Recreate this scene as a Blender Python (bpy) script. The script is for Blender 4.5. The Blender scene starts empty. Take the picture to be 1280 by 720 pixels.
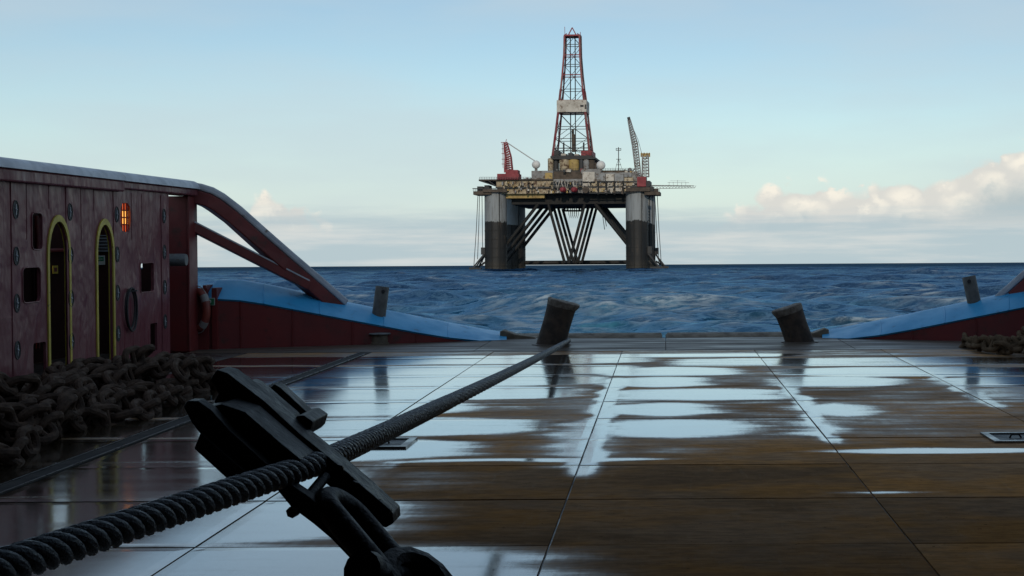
import bpy, bmesh, math, random
import numpy as np
from mathutils import Vector, Matrix, noise as mnoise

R = math.radians
random.seed(7)
scene = bpy.context.scene
col = scene.collection

# ------------------------------------------------------------------ camera
F_PX, PX, PY, ROLL = 1800.0, 830.0, 330.0, 0.0058      # focal length and principal point in photo pixels, horizon slope
CAM_SEA, CAM_DECK, PITCH = 3.2, 1.7, R(0.95)           # eye above the sea, above the deck, stern-up pitch of the ship
cam_d = bpy.data.cameras.new('camera')
cam = bpy.data.objects.new('camera', cam_d); col.objects.link(cam)
cam_d.sensor_width = 36.0
cam_d.lens = 36.0 * F_PX / 1280.0
cam_d.shift_x = (640 - PX) / 1280.0
cam_d.shift_y = -(360 - PY) / 1280.0
cam_d.clip_start, cam_d.clip_end = 0.05, 40000
cam.matrix_world = Matrix.Translation((0, 0, CAM_SEA)) @ Matrix.Rotation(R(90), 4, 'X') @ Matrix.Rotation(-ROLL, 4, 'Z')
scene.camera = cam

# ------------------------------------------------------------------ light and exposure
SUN_EL, SUN_AZ = R(22), R(180)          # low sun behind the camera; azimuth clockwise from +Y
SUN_STRENGTH, SKY_STRENGTH, EXPOSURE = 1.6, 0.096, 0.0
scene.view_settings.view_transform = 'Standard'
scene.view_settings.look = 'None'
scene.view_settings.exposure = EXPOSURE
scene.view_settings.gamma = 1.0
scene.view_settings.use_curve_mapping = False
scene.cycles.use_denoising = True
scene.cycles.max_bounces = 6
scene.cycles.diffuse_bounces = 3
scene.cycles.glossy_bounces = 3
scene.cycles.sample_clamp_indirect = 4.0

sun_d = bpy.data.lights.new('sun', 'SUN'); sun_d.energy = SUN_STRENGTH; sun_d.angle = R(0.6); sun_d.color = (1.0, 0.86, 0.68)
sun = bpy.data.objects.new('sun', sun_d); col.objects.link(sun)
sdir = Vector((math.sin(SUN_AZ) * math.cos(SUN_EL), math.cos(SUN_AZ) * math.cos(SUN_EL), math.sin(SUN_EL)))
sun.rotation_euler = (-sdir).to_track_quat('-Z', 'Y').to_euler()
sun.location = (0, -60, 60)


class NT:
    """small node-tree helper"""
    def __init__(s, tree):
        s.t = tree
    def n(s, typ, **kw):
        nd = s.t.nodes.new(typ)
        for k, v in kw.items():
            setattr(nd, k, v)
        return nd
    def put(s, sock, v):
        if hasattr(v, 'is_output'):
            s.t.links.new(v, sock)
        elif v is not None:
            sock.default_value = v
    def math(s, op, a, b=None, c=None, clamp=False):
        nd = s.n('ShaderNodeMath', operation=op, use_clamp=clamp)
        s.put(nd.inputs[0], a); s.put(nd.inputs[1], b); s.put(nd.inputs[2], c)
        return nd.outputs[0]
    def step(s, v, a, b, lo=0.0, hi=1.0):
        nd = s.n('ShaderNodeMapRange', interpolation_type='SMOOTHSTEP')
        for i, q in enumerate((v, a, b, lo, hi)):
            s.put(nd.inputs[i], q)
        return nd.outputs[0]
    def mix(s, f, a, b, mode='MIX'):
        nd = s.n('ShaderNodeMix', data_type='RGBA', blend_type=mode)
        s.put(nd.inputs[0], f)
        s.put(nd.inputs[6], a if hasattr(a, 'is_output') else (*a, 1)); s.put(nd.inputs[7], b if hasattr(b, 'is_output') else (*b, 1))
        return nd.outputs[2]
    def noise(s, vec, scale=1.0, detail=4.0, rough=0.55, dist=0.0):
        nd = s.n('ShaderNodeTexNoise')
        s.put(nd.inputs['Vector'], vec); nd.inputs['Scale'].default_value = scale
        nd.inputs['Detail'].default_value = detail; nd.inputs['Roughness'].default_value = rough
        nd.inputs['Distortion'].default_value = dist
        return nd.outputs[0]
    def scalev(s, vec, sc, off=(0, 0, 0)):
        nd = s.n('ShaderNodeMapping'); s.put(nd.inputs[0], vec)
        nd.inputs['Scale'].default_value = sc; nd.inputs['Location'].default_value = off
        return nd.outputs[0]
    def xyz(s, vec):
        nd = s.n('ShaderNodeSeparateXYZ'); s.put(nd.inputs[0], vec)
        return nd.outputs
    def comb(s, x, y, z):
        nd = s.n('ShaderNodeCombineXYZ')
        for i, v in enumerate((x, y, z)): s.put(nd.inputs[i], v)
        return nd.outputs[0]
    def ramp(s, f, stops):
        nd = s.n('ShaderNodeValToRGB'); s.put(nd.inputs[0], f)
        e = nd.color_ramp.elements
        nd.color_ramp.interpolation = 'B_SPLINE' if len(stops) > 6 else 'LINEAR'
        while len(e) < len(stops): e.new(0.5)
        for el, (p, c) in zip(e, sorted(stops, key=lambda q: q[0])):
            el.position = p
            el.color = (c, c, c, 1) if isinstance(c, (int, float)) else (*c, 1)
        return nd.outputs[0]


# world: Nishita sky with a bank of low cumulus along the whole horizon
world = bpy.data.worlds.new('World'); scene.world = world; world.use_nodes = True
w = NT(world.node_tree); world.node_tree.nodes.clear()
sky = w.n('ShaderNodeTexSky', sky_type='NISHITA', sun_disc=False)
sky.sun_elevation = SUN_EL; sky.sun_rotation = SUN_AZ
sky.altitude = 0; sky.air_density = 1.0; sky.dust_density = 0.2; sky.ozone_density = 1.6
gen = w.n('ShaderNodeTexCoord').outputs['Generated']
gx, gy, gz = w.xyz(gen)
az = w.math('ARCTAN2', gx, gy)                                   # 0 straight aft, + to the right
azn = w.math('MULTIPLY_ADD', az, 1 / (2 * math.pi), 0.5)
def azp(px): return 0.5 + (px - PX) / F_PX / (2 * math.pi)
tops = [(0.0, .055), (.06, .02), (.13, .06), (.2, .03), (.27, .055), (.33, .02), (.38, .045), (.42, .012),
        (azp(250), .010), (azp(300), .014), (azp(322), .043), (azp(352), .050), (azp(372), .040), (azp(410), .036), (azp(440), .010), (azp(700), .012),
        (azp(895), .014), (azp(935), .044), (azp(985), .054), (azp(1060), .049), (azp(1120), .052), (azp(1190), .055), (azp(1212), .068), (azp(1245), .074), (azp(1330), .080),
        (.6, .03), (.66, .07), (.73, .025), (.8, .06), (.88, .02), (1.0, .055)]
top = w.ramp(azn, tops)
w.t.nodes[-1].color_ramp.interpolation = 'EASE'
det_v = w.comb(az, w.math('MULTIPLY', gz, 1.25), 0.0)
n1 = w.noise(det_v, 55.0, 8, 0.6)
n2 = w.noise(det_v, 18.0, 3, 0.5)
def billow(sc):
    nd = w.n('ShaderNodeTexVoronoi', feature='SMOOTH_F1'); w.put(nd.inputs['Vector'], w.mix(.035, det_v, w.comb(n1, n2, n1), 'ADD')); nd.inputs['Scale'].default_value = sc; nd.inputs['Smoothness'].default_value = .35
    return nd.outputs['Distance']
v1 = billow(52.0)
puff = w.math('MULTIPLY_ADD', w.math('SUBTRACT', .42, v1), .020, .004)
edge = w.math('ADD', w.math('ADD', w.math('MULTIPLY', w.math('SUBTRACT', n1, 0.5), 0.020), puff), top)
h = w.math('SUBTRACT', edge, gz)                                 # > 0 inside the heaped cloud
cmask = w.math('MULTIPLY', w.step(h, -0.001, 0.006), w.step(gz, .012, .030))
streak = w.noise(w.comb(w.math('MULTIPLY', az, 5.0), w.math('MULTIPLY', gz, 60.0), 3.0), 1.5, 6, 0.6)
relief = w.math('ADD', w.math('MULTIPLY', v1, .9), w.math('MULTIPLY', n1, .35))
lit = w.mix(w.step(relief, .30, .75), (0.93, 0.88, 0.77), (0.71, 0.705, 0.66))
ccol = w.mix(w.step(h, 0.016, 0.040), lit, (0.47, 0.545, 0.56))
# flat grey layer under and between the heaps
stmask = w.math('MULTIPLY', w.step(w.math('ADD', gz, w.math('MULTIPLY', w.math('SUBTRACT', streak, .5), .03)), .045, .022), .85)
stcol = w.mix(w.step(streak, .40, .70), (0.45, 0.56, 0.605), (0.645, 0.68, 0.675))
veil_n = w.noise(w.comb(w.math('MULTIPLY', az, 1.6), w.math('MULTIPLY', gz, 7.0), 1.3), 1.7, 5, 0.5)
veil = w.math('MULTIPLY', w.step(veil_n, .36, .66), w.step(gz, -.02, .05, 0.0, 0.55))
skyc = w.n('ShaderNodeVectorMath', operation='SCALE'); w.put(skyc.inputs[0], sky.outputs[0]); skyc.inputs['Scale'].default_value = SKY_STRENGTH
tinted = w.mix(1.0, skyc.outputs[0], (1.01, 1.05, 1.03), 'MULTIPLY')
hazed = w.mix(w.step(gz, 0.13, -0.01, 0.0, 0.85), tinted, (0.555, 0.665, 0.715))
veiled = w.mix(veil, hazed, (0.55, 0.645, 0.70))
full = w.mix(stmask, w.mix(cmask, veiled, ccol), stcol)
bg = w.n('ShaderNodeBackground'); w.put(bg.inputs[0], full); bg.inputs[1].default_value = 1.0
wo = w.n('ShaderNodeOutputWorld'); w.t.links.new(bg.outputs[0], wo.inputs[0])

# ------------------------------------------------------------------ frames
SHIP = Matrix.Translation((0, 0, CAM_SEA)) @ Matrix.Rotation(PITCH, 4, 'X') @ Matrix.Translation((0, 0, -CAM_DECK))
SHIP_INV = SHIP.inverted()
EYE = SHIP_INV @ Vector((0, 0, CAM_SEA))

def ray(x, y):
    """photo pixel -> viewing ray in the ship's frame"""
    y2 = y + ROLL * (x - PX)
    v = Vector(((x - PX) / F_PX, 1.0, -(y2 - PY) / F_PX))
    return (SHIP_INV.to_3x3() @ v)
def at(x, y, d):            # point at distance d aft of the eye
    r = ray(x, y); return EYE + r * (d / r.y)
def on_deck(x, y, z=0.0):
    r = ray(x, y); return EYE + r * ((z - EYE.z) / r.z)
def on_side(x, y, X):
    r = ray(x, y); return EYE + r * ((X - EYE.x) / r.x)

# ------------------------------------------------------------------ mesh helpers
class MB:
    def __init__(s): s.v = []; s.f = []
    def add(s, vs, fs):
        o = len(s.v); s.v += [Vector(q) for q in vs]; s.f += [tuple(i + o for i in f) for f in fs]; return s
    def box(s, a, b):
        x0, y0, z0 = a; x1, y1, z1 = b
        return s.add([(x0,y0,z0),(x1,y0,z0),(x1,y1,z0),(x0,y1,z0),(x0,y0,z1),(x1,y0,z1),(x1,y1,z1),(x0,y1,z1)],
                     [(0,3,2,1),(4,5,6,7),(0,1,5,4),(1,2,6,5),(2,3,7,6),(3,0,4,7)])
    def prism(s, pts, off):
        """closed polygon (3D points) swept along a vector"""
        n = len(pts); off = Vector(off); a = [Vector(p) for p in pts]
        nrm = Vector((0, 0, 0))
        for i in range(n): nrm += a[i].cross(a[(i + 1) % n])
        if nrm.dot(off) > 0: a = a[::-1]
        b = [p + off for p in a]
        return s.add(a + b, [tuple(range(n)), tuple(range(2 * n - 1, n - 1, -1))] + [((i + 1) % n, i, i + n, (i + 1) % n + n) for i in range(n)])
    def tube(s, pts, r, seg=8, caps=True, closed=False, flute=None):
        pts = [Vector(p) for p in pts]; n = len(pts)
        rs = r if isinstance(r, (list, tuple)) else [r] * n
        vs = []; up = None
        for i, p in enumerate(pts):
            if closed: t = (pts[(i + 1) % n] - pts[i - 1])
            else: t = pts[min(i + 1, n - 1)] - pts[max(i - 1, 0)]
            t.normalize()
            if up is None: up = t.orthogonal().normalized()
            up = (up - t * up.dot(t)).normalized(); sd = t.cross(up)
            for k in range(seg):
                a = 2 * math.pi * k / seg
                vs.append(p + (up * math.cos(a) + sd * math.sin(a)) * (rs[i] * (1 + flute[1] * math.cos(flute[0] * (a + flute[2] * i))) if flute else rs[i]))
        fs = []
        m = n if closed else n - 1
        for i in range(m):
            for k in range(seg):
                a, b = i * seg + k, i * seg + (k + 1) % seg
                c, d = ((i + 1) % n) * seg + (k + 1) % seg, ((i + 1) % n) * seg + k
                fs.append((a, b, c, d))
        if caps and not closed:
            fs.append(tuple(range(seg - 1, -1, -1))); fs.append(tuple(range((n - 1) * seg, n * seg)))
        return s.add(vs, fs)
    def bar(s, a, b, w, h=None, up=(0, 0, 1)):
        """rectangular bar from a to b"""
        a, b = Vector(a), Vector(b); h = h or w
        t = (b - a).normalized(); u = Vector(up)
        if abs(t.dot(u)) > .99: u = Vector((0, 1, 0))
        sd = t.cross(u).normalized(); u = sd.cross(t)
        vs = []
        for p in (a, b):
            for i, j in ((-1, -1), (1, -1), (1, 1), (-1, 1)): vs.append(p + sd * (w / 2 * i) + u * (h / 2 * j))
        return s.add(vs, [(3,2,1,0),(4,5,6,7),(0,1,5,4),(1,2,6,5),(2,3,7,6),(3,0,4,7)])
    def lathe(s, prof, c, axis=(0, 0, 1), seg=24):
        """profile of (radius, height) round an axis through c"""
        c = Vector(c); ax = Vector(axis).normalized(); u = ax.orthogonal().normalized(); v = ax.cross(u)
        vs = []
        for r, h_ in prof:
            for k in range(seg):
                a = 2 * math.pi * k / seg
                vs.append(c + ax * h_ + (u * math.cos(a) + v * math.sin(a)) * max(r, 1e-4))
        fs = [(i*seg+k, i*seg+(k+1)%seg, (i+1)*seg+(k+1)%seg, (i+1)*seg+k) for i in range(len(prof)-1) for k in range(seg)]
        fs.append(tuple(range(seg - 1, -1, -1))); fs.append(tuple(range((len(prof)-1)*seg, len(prof)*seg)))
        return s.add(vs, fs)

def mesh_from(name, verts, faces, mat, smooth=False):
    me = bpy.data.meshes.new(name)
    me.from_pydata([tuple(v) for v in verts], [], faces)
    if mat: me.materials.append(mat)
    if smooth:
        me.polygons.foreach_set('use_smooth', [True] * len(me.polygons))
        try: me.set_sharp_from_angle(angle=R(40))
        except Exception: pass
    me.update(); return me

def tag(o, label, cat, group=None):
    o['label'] = label; o['category'] = cat
    if group: o['group'] = group
    return o
def bevel(o, wd, seg=2):
    m = o.modifiers.new('bevel', 'BEVEL'); m.width = wd; m.segments = seg; m.limit_method = 'ANGLE'; m.angle_limit = R(35)
    return o
BASE = {}
def root(name, base, label=None, cat=None, group=None, frame=SHIP):
    e = bpy.data.objects.new(name, None); col.objects.link(e)
    e.empty_display_size = 0.2
    e.matrix_world = frame @ Matrix.Translation(Vector(base)); BASE[e.name] = Vector(base)
    if label: tag(e, label, cat, group)
    return e
def part(name, mb, mat, parent, smooth=False, bev=None):
    """mesh in frame coordinates, child of a root or of a part"""
    b = BASE[parent.name]
    o = bpy.data.objects.new(name, mesh_from(name, [v - b for v in mb.v], mb.f, mat, smooth)); col.objects.link(o)
    o.parent = parent; BASE[o.name] = b
    if bev: bevel(o, bev)
    return o
def single(name, mb, mat, base, label=None, cat=None, group=None, frame=SHIP, smooth=False, bev=None):
    b = Vector(base)
    o = bpy.data.objects.new(name, mesh_from(name, [v - b for v in mb.v], mb.f, mat, smooth)); col.objects.link(o)
    o.matrix_world = frame @ Matrix.Translation(b); BASE[o.name] = b
    if label: tag(o, label, cat, group)
    if bev: bevel(o, bev)
    return o
def structure(o): o['kind'] = 'structure'; return o

# ------------------------------------------------------------------ materials
def add_matte(m, t, bs, c, f):
    """share of plain rough diffuse: weathered paint and dry timber have no grazing sheen"""
    df = t.n('ShaderNodeBsdfDiffuse'); t.put(df.inputs['Color'], c); df.inputs['Roughness'].default_value = .6
    if bs.inputs['Normal'].links: t.put(df.inputs['Normal'], bs.inputs['Normal'].links[0].from_socket)
    ms = t.n('ShaderNodeMixShader'); t.put(ms.inputs[0], f)
    t.t.links.new(bs.outputs[0], ms.inputs[1]); t.t.links.new(df.outputs[0], ms.inputs[2])
    t.t.links.new(ms.outputs[0], m.node_tree.nodes['Material Output'].inputs[0])
def material(name, c1, c2=None, scale=3.0, rough=0.5, rough2=None, metal=0.0, bump=0.0, bscale=None, c3=None, s3=1.0, t3=(.55, .7), streak=None, spec=0.5, matte=0.0):
    m = bpy.data.materials.new(name); m.use_nodes = True; t = NT(m.node_tree)
    bs = m.node_tree.nodes['Principled BSDF']
    co = t.n('ShaderNodeTexCoord').outputs['Object']
    v = t.scalev(co, streak) if streak else co
    n_ = t.noise(v, scale, 5, 0.6)
    c = t.mix(t.step(n_, .35, .68), c1, c2 or c1)
    if c3 is not None:
        n3 = t.noise(co, s3, 7, 0.65)
        c = t.mix(t.step(n3, *t3), c, c3)
    t.put(bs.inputs['Base Color'], c)
    t.put(bs.inputs['Roughness'], t.step(n_, .3, .7, rough, rough2 if rough2 is not None else rough))
    bs.inputs['Metallic'].default_value = metal
    bs.inputs['Specular IOR Level'].default_value = spec
    if bump:
        bn = t.noise(co, bscale or scale * 4, 5, 0.6)
        b = t.n('ShaderNodeBump'); b.inputs['Strength'].default_value = bump; b.inputs['Distance'].default_value = 0.02
        t.put(b.inputs['Height'], bn); t.put(bs.inputs['Normal'], b.outputs[0])
    if matte: add_matte(m, t, bs, c, matte)
    return m
M = {}
M['maroon'] = material('maroon_paint', (.20, .105, .115), (.25, .14, .15), 1.2, .42, .6, bump=.12, bscale=14, c3=(.10, .05, .045), s3=2.2, t3=(.58, .75), streak=(1, 1, .25))
def plating(name, c1, c2, rust):
    m = bpy.data.materials.new(name); m.use_nodes = True; t = NT(m.node_tree); bs = m.node_tree.nodes['Principled BSDF']
    co = t.n('ShaderNodeTexCoord').outputs['Object']
    n_ = t.noise(co, 1.3, 5, .6); run = t.noise(t.scalev(co, (6, 6, .35)), 1.6, 6, .65); fine = t.noise(co, 16, 6, .7)
    c = t.mix(t.step(n_, .35, .65), c1, c2)
    c = t.mix(t.step(run, .56, .76, 0, .28), c, rust)
    c = t.mix(t.step(fine, .66, .74, 0, .4), c, (.28, .2, .2))
    t.put(bs.inputs['Base Color'], c); t.put(bs.inputs['Roughness'], t.step(run, .3, .7, .22, .42))
    dent = t.noise(t.scalev(co, (1, 1.1, .7)), 1.9, 3, .5)
    hh = t.math('ADD', t.math('MULTIPLY', dent, 1.0), t.math('MULTIPLY', fine, .012))
    b = t.n('ShaderNodeBump'); b.inputs['Strength'].default_value = .8; b.inputs['Distance'].default_value = .09
    t.put(b.inputs['Height'], hh); t.put(bs.inputs['Normal'], b.outputs[0])
    add_matte(m, t, bs, c, .5)
    return m
M['maroon'] = plating('maroon_plating', (.165, .050, .060), (.19, .064, .074), (.09, .028, .027))
M['interior_shade'] = material('walkway_interior_shade', (.040, .014, .012), (.03, .012, .010), 2.0, .7, .8, matte=.7)  # near-black maroon: the shade inside the doorways is put into this colour
M['red'] = material('red_paint', (.16, .018, .017), (.12, .016, .015), 2.0, .45, .6, bump=.08, bscale=20, c3=(.06, .02, .015), s3=3.0)
M['pale'] = material('pale_grey_paint', (.46, .48, .52), (.36, .38, .42), 4.0, .35, .5, bump=.05, c3=(.15, .11, .09), s3=6.0, t3=(.62, .75))
M['blue'] = material('blue_paint', (.040, .335, .62), (.032, .28, .54), 2.0, .3, .5, bump=.15, bscale=7, c3=(.05, .13, .22), s3=4.0, t3=(.60, .74))
M['yellow'] = material('yellow_paint', (.55, .43, .05), (.42, .34, .05), 5.0, .5, .6, c3=(.1, .06, .03), s3=12.0, t3=(.6, .72))
M['dark'] = material('dark_steel', (.018, .022, .026), (.03, .034, .038), 6.0, .42, .6, metal=.3, bump=.3, bscale=30)
M['blacksteel'] = material('black_painted_steel', (.004, .006, .009), (.008, .012, .017), 8.0, .28, .5, bump=.45, bscale=34, c3=(.06, .05, .042), s3=14, t3=(.60, .70), matte=.45)
M['rust'] = material('rusted_steel', (.055, .032, .019), (.024, .017, .012), 6.0, .65, .85, bump=.5, bscale=30, c3=(.09, .05, .022), s3=9.0, t3=(.6, .75))
M['rustpale'] = material('worn_rim_steel', (.17, .14, .11), (.08, .06, .045), 14.0, .6, .8, bump=.5, bscale=40)
M['chain'] = material('chain_steel', (.095, .060, .042), (.045, .030, .023), 9.0, .5, .8, bump=.5, bscale=45, matte=.75)
M['chainr'] = material('muddy_chain_steel', (.15, .10, .06), (.08, .055, .035), 9.0, .7, .9, bump=.5, bscale=45, matte=.8)
M['wire'] = material('greased_wire', (.05, .058, .068), (.12, .13, .145), 70.0, .22, .45, metal=.7, bump=.5, bscale=160)
M['grey'] = material('grey_steel', (.14, .15, .155), (.10, .105, .11), 5.0, .45, .6, c3=(.09, .06, .04), s3=8.0)
M['greydark'] = material('grey_weathered', (.085, .085, .08), (.06, .055, .05), 8.0, .55, .7, bump=.2)
M['hose'] = material('black_rubber', (.015, .015, .017), None, 8, .6)
M['orange'] = material('orange_plastic', (.24, .045, .028), (.17, .032, .024), 5, .45)
M['white'] = material('white_tape', (.26, .25, .24), None, 5, .5)
M['green'] = material('sign_green', (.02, .16, .07), None, 5, .4)
M['signw'] = material('sign_white', (.42, .46, .42), None, 5, .4)
M['hull'] = material('hull_red', (.10, .02, .018), (.07, .018, .015), .8, .5, .7)
M['tan'] = material('tan_roller', (.16, .125, .085), (.09, .07, .05), 5.0, .5, .75, metal=.2, bump=.3, bscale=20)
M['super'] = material('superstructure_paint', (.045, .016, .014), (.038, .014, .012), .6, .6)

def emissive(name, colr, s):
    m = bpy.data.materials.new(name); m.use_nodes = True
    bs = m.node_tree.nodes['Principled BSDF']
    bs.inputs['Base Color'].default_value = (*colr, 1); bs.inputs['Emission Color'].default_value = (*colr, 1); bs.inputs['Emission Strength'].default_value = s
    return m

# ================================================================== THE SEA
def build_sea():
    rng = np.random.default_rng(11)
    nr, na = 1400, 520
    r = np.geomspace(24.0, 9000.0, nr); a = np.linspace(-R(36), R(30), na)
    rr, aa = np.meshgrid(r, a, indexing='ij')
    # slight jitter so rows do not line up with crests
    X0 = rr * np.sin(aa); Y0 = rr * np.cos(aa)
    dr = rr * (math.log(9000 / 24) / nr)
    X, Y, Z = X0.copy(), Y0.copy(), np.zeros_like(X0)
    Jx = np.zeros_like(X0)
    ncomp = 70
    lam = np.geomspace(1.4, 45.0, ncomp)
    wind = R(192)                       # waves run towards the ship, a little from the right
    for L in lam:
        th = wind + rng.normal(0, .42)
        k = 2 * math.pi / L
        kx, ky = k * math.sin(th), k * math.cos(th)
        amp = 0.0150 * L ** 0.60 * (0.55 + 0.9 * rng.random())
        if L > 28: amp *= .75
        if 6 < L < 28: amp *= 1.35
        att = np.clip((L / dr - 2.0) / 3.0, 0, 1)
        att = np.where(rr < 6000, att, att * np.clip((9000 - rr) / 3000, 0, 1))
        ph = kx * X0 + ky * Y0 + rng.random() * 6.283
        c, s_ = np.cos(ph), np.sin(ph)
        Z += att * amp * c
        q = .95
        X -= att * q * amp * kx / k * s_; Y -= att * q * amp * ky / k * s_
        Jx += att * q * amp * k * c
    # foam: steep crests, more of it in the propeller wash astern
    def vn(x, y, seed):
        g = np.random.default_rng(seed).random((64, 64))
        xi, yi = np.floor(x).astype(int), np.floor(y).astype(int); fx, fy = x - xi, y - yi
        fx = fx * fx * (3 - 2 * fx); fy = fy * fy * (3 - 2 * fy)
        g00 = g[xi % 64, yi % 64]; g10 = g[(xi + 1) % 64, yi % 64]; g01 = g[xi % 64, (yi + 1) % 64]; g11 = g[(xi + 1) % 64, (yi + 1) % 64]
        return (g00 * (1 - fx) + g10 * fx) * (1 - fy) + (g01 * (1 - fx) + g11 * fx) * fy
    n = .6 * vn(X0 / 9, Y0 / 14, 1) + .4 * vn(X0 / 3, Y0 / 5, 2)
    j0, j1 = np.percentile(Jx[(rr > 60) & (rr < 500)], (90, 98.5))
    crest = np.clip((Jx - j0) / (j1 - j0), 0, 1) * np.clip((n - .46) / .2, 0, 1)
    wash = np.exp(-((X0 + 2) / 16) ** 2) * np.clip(1.3 - Y0 / 260, 0, 1)
    n2 = .5 * vn(X0 / 4, Y0 / 6, 3) + .5 * vn(X0 / 1.3, Y0 / 2.2, 4)
    foam = np.clip(crest * .85 + wash * np.clip((n2 - .44) / .30, 0, 1) * .62, 0, 1)
    RIGM = [(-54.2 + lx * math.cos(R(2.9)) + ly * math.sin(R(2.9)), 800 - lx * math.sin(R(2.9)) + ly * math.cos(R(2.9))) for lx in (-39.4, 39.4) for ly in (0, 70)]
    for cx, cy in RIGM:                      # broken water round the rig's legs
        dd = np.hypot(X0 - cx, (Y0 - cy) * .6); foam = np.maximum(foam, np.exp(-np.clip(dd - 7, 0, 99) / 5) * np.clip((n2 - .40) / .2, 0, 1) * .9)
    wsh = np.clip(wash, 0, 1)
    nv = nr * na
    co = np.stack([X, Y, Z], -1).reshape(-1, 3)
    i = np.arange(nr - 1)[:, None] * na + np.arange(na - 1)[None]
    quads = np.stack([i, i + 1, i + na + 1, i + na], -1).reshape(-1, 4)[:, ::-1]
    # the rest of the sheet: all round, calmer mesh
    ra = np.concatenate([[0.5], np.geomspace(24, 9000, 60)]); a2 = np.linspace(R(30), R(324), 90)
    r2, b2 = np.meshgrid(ra, a2, indexing='ij')
    co2 = np.stack([r2 * np.sin(b2), r2 * np.cos(b2), np.zeros_like(r2)], -1).reshape(-1, 3)
    j = np.arange(60)[:, None] * 90 + np.arange(89)[None]
    q2 = np.stack([j, j + 1, j + 91, j + 90], -1).reshape(-1, 4)[:, ::-1] + nv
    # inner disc sector under the ship
    co3 = np.array([[0, 0, -.3]] + [[24 * math.sin(t), 24 * math.cos(t), -.3] for t in np.linspace(-R(36), R(30), 12)])
    n3 = nv + len(co2)
    q3 = np.array([[n3, n3 + k + 1, n3 + k, n3 + k] for k in range(1, 12)])
    allco = np.concatenate([co, co2, co3]).astype(np.float32)
    me = bpy.data.meshes.new('sea')
    tri = np.array([[n3, n3 + k + 1, n3 + k] for k in range(1, 12)])
    nq = len(quads) + len(q2)
    me.vertices.add(len(allco)); me.vertices.foreach_set('co', allco.ravel())
    loops = np.concatenate([quads.ravel(), q2.ravel(), tri.ravel()])
    me.loops.add(len(loops)); me.loops.foreach_set('vertex_index', loops.astype(np.int32))
    me.polygons.add(nq + len(tri))
    starts = np.concatenate([np.arange(nq) * 4, nq * 4 + np.arange(len(tri)) * 3])
    me.polygons.foreach_set('loop_start', starts.astype(np.int32))
    me.polygons.foreach_set('use_smooth', np.ones(nq + len(tri), bool))
    me.update(calc_edges=True)
    fa = np.zeros((len(allco), 4), np.float32); fa[:nv, 0] = foam.ravel(); fa[:nv, 1] = wsh.ravel(); fa[:, 3] = 1
    at_ = me.attributes.new('foam', 'FLOAT_COLOR', 'POINT'); at_.data.foreach_set('color', fa.ravel())
    m = bpy.data.materials.new('sea_water'); m.use_nodes = True; t = NT(m.node_tree); bs = m.node_tree.nodes['Principled BSDF']
    pos = t.n('ShaderNodeNewGeometry').outputs['Position']
    px_, py_, pz_ = t.xyz(pos)
    dist = t.math('SQRT', t.math('ADD', t.math('MULTIPLY', px_, px_), t.math('MULTIPLY', py_, py_)))
    att = t.n('ShaderNodeAttribute', attribute_name='foam')
    fr, fg, fb = t.xyz(att.outputs['Color'])
    fine = t.noise(t.scalev(pos, (.5, 1.5, 1)), 1.5, 7, .66)
    foamf = t.math('MULTIPLY', fr, t.step(fine, .38, .6))
    deep = t.mix(fg, (.0018, .015, .046), (.018, .085, .140))
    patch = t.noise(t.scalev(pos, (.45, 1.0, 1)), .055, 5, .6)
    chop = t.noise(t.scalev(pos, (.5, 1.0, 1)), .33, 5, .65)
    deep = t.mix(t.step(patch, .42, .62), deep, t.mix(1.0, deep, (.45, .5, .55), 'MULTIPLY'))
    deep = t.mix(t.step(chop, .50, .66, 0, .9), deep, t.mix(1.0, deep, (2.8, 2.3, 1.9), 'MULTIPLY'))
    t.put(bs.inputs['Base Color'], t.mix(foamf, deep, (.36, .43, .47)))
    t.put(bs.inputs['Roughness'], t.math('ADD', t.step(dist, 60, 1500, .05, .12), t.math('MULTIPLY', foamf, .5)))
    bs.inputs['IOR'].default_value = 1.333
    geo = t.n('ShaderNodeNewGeometry')
    def slopes(vec, sc, det):
        nd = t.n('ShaderNodeTexNoise'); t.put(nd.inputs['Vector'], vec); nd.inputs['Scale'].default_value = sc; nd.inputs['Detail'].default_value = det; nd.inputs['Roughness'].default_value = .74
        sb = t.n('ShaderNodeVectorMath', operation='SUBTRACT'); t.put(sb.inputs[0], nd.outputs['Color']); sb.inputs[1].default_value = (.5, .5, .5)
        return sb.outputs[0]
    def vop(op, p, q):
        nd = t.n('ShaderNodeVectorMath', operation=op); t.put(nd.inputs[0], p)
        if op == 'SCALE': t.put(nd.inputs['Scale'], q)
        else: t.put(nd.inputs[1], q)
        return nd.outputs[0]
    sl = vop('SCALE', slopes(t.scalev(pos, (.42, 1.25, 1)), 1.0, 7), t.step(dist, 60, 900, .95, 1.7))
    sl = vop('MULTIPLY', sl, (1.0, 1.0, 0.0))
    nn = t.n('ShaderNodeVectorMath', operation='NORMALIZE'); t.put(nn.inputs[0], vop('ADD', geo.outputs['Normal'], sl))
    t.put(bs.inputs['Normal'], nn.outputs[0])
    bs.inputs['Specular IOR Level'].default_value = 0.0
    fr_ = t.n('ShaderNodeFresnel'); fr_.inputs[0].default_value = 1.333; t.put(fr_.inputs['Normal'], nn.outputs[0])
    cap = t.step(dist, 70, 1300, .29, .075)      # steep facets hide the grazing ones far out
    refl = t.math('MULTIPLY', t.math('MINIMUM', fr_.outputs[0], cap), t.math('SUBTRACT', 1.0, t.math('MULTIPLY', foamf, .8)))
    gl = t.n('ShaderNodeBsdfGlossy'); t.put(gl.inputs['Roughness'], t.step(dist, 60, 1500, .05, .12)); t.put(gl.inputs['Normal'], nn.outputs[0])
    gl.inputs['Color'].default_value = (.44, .72, 1, 1)
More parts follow.
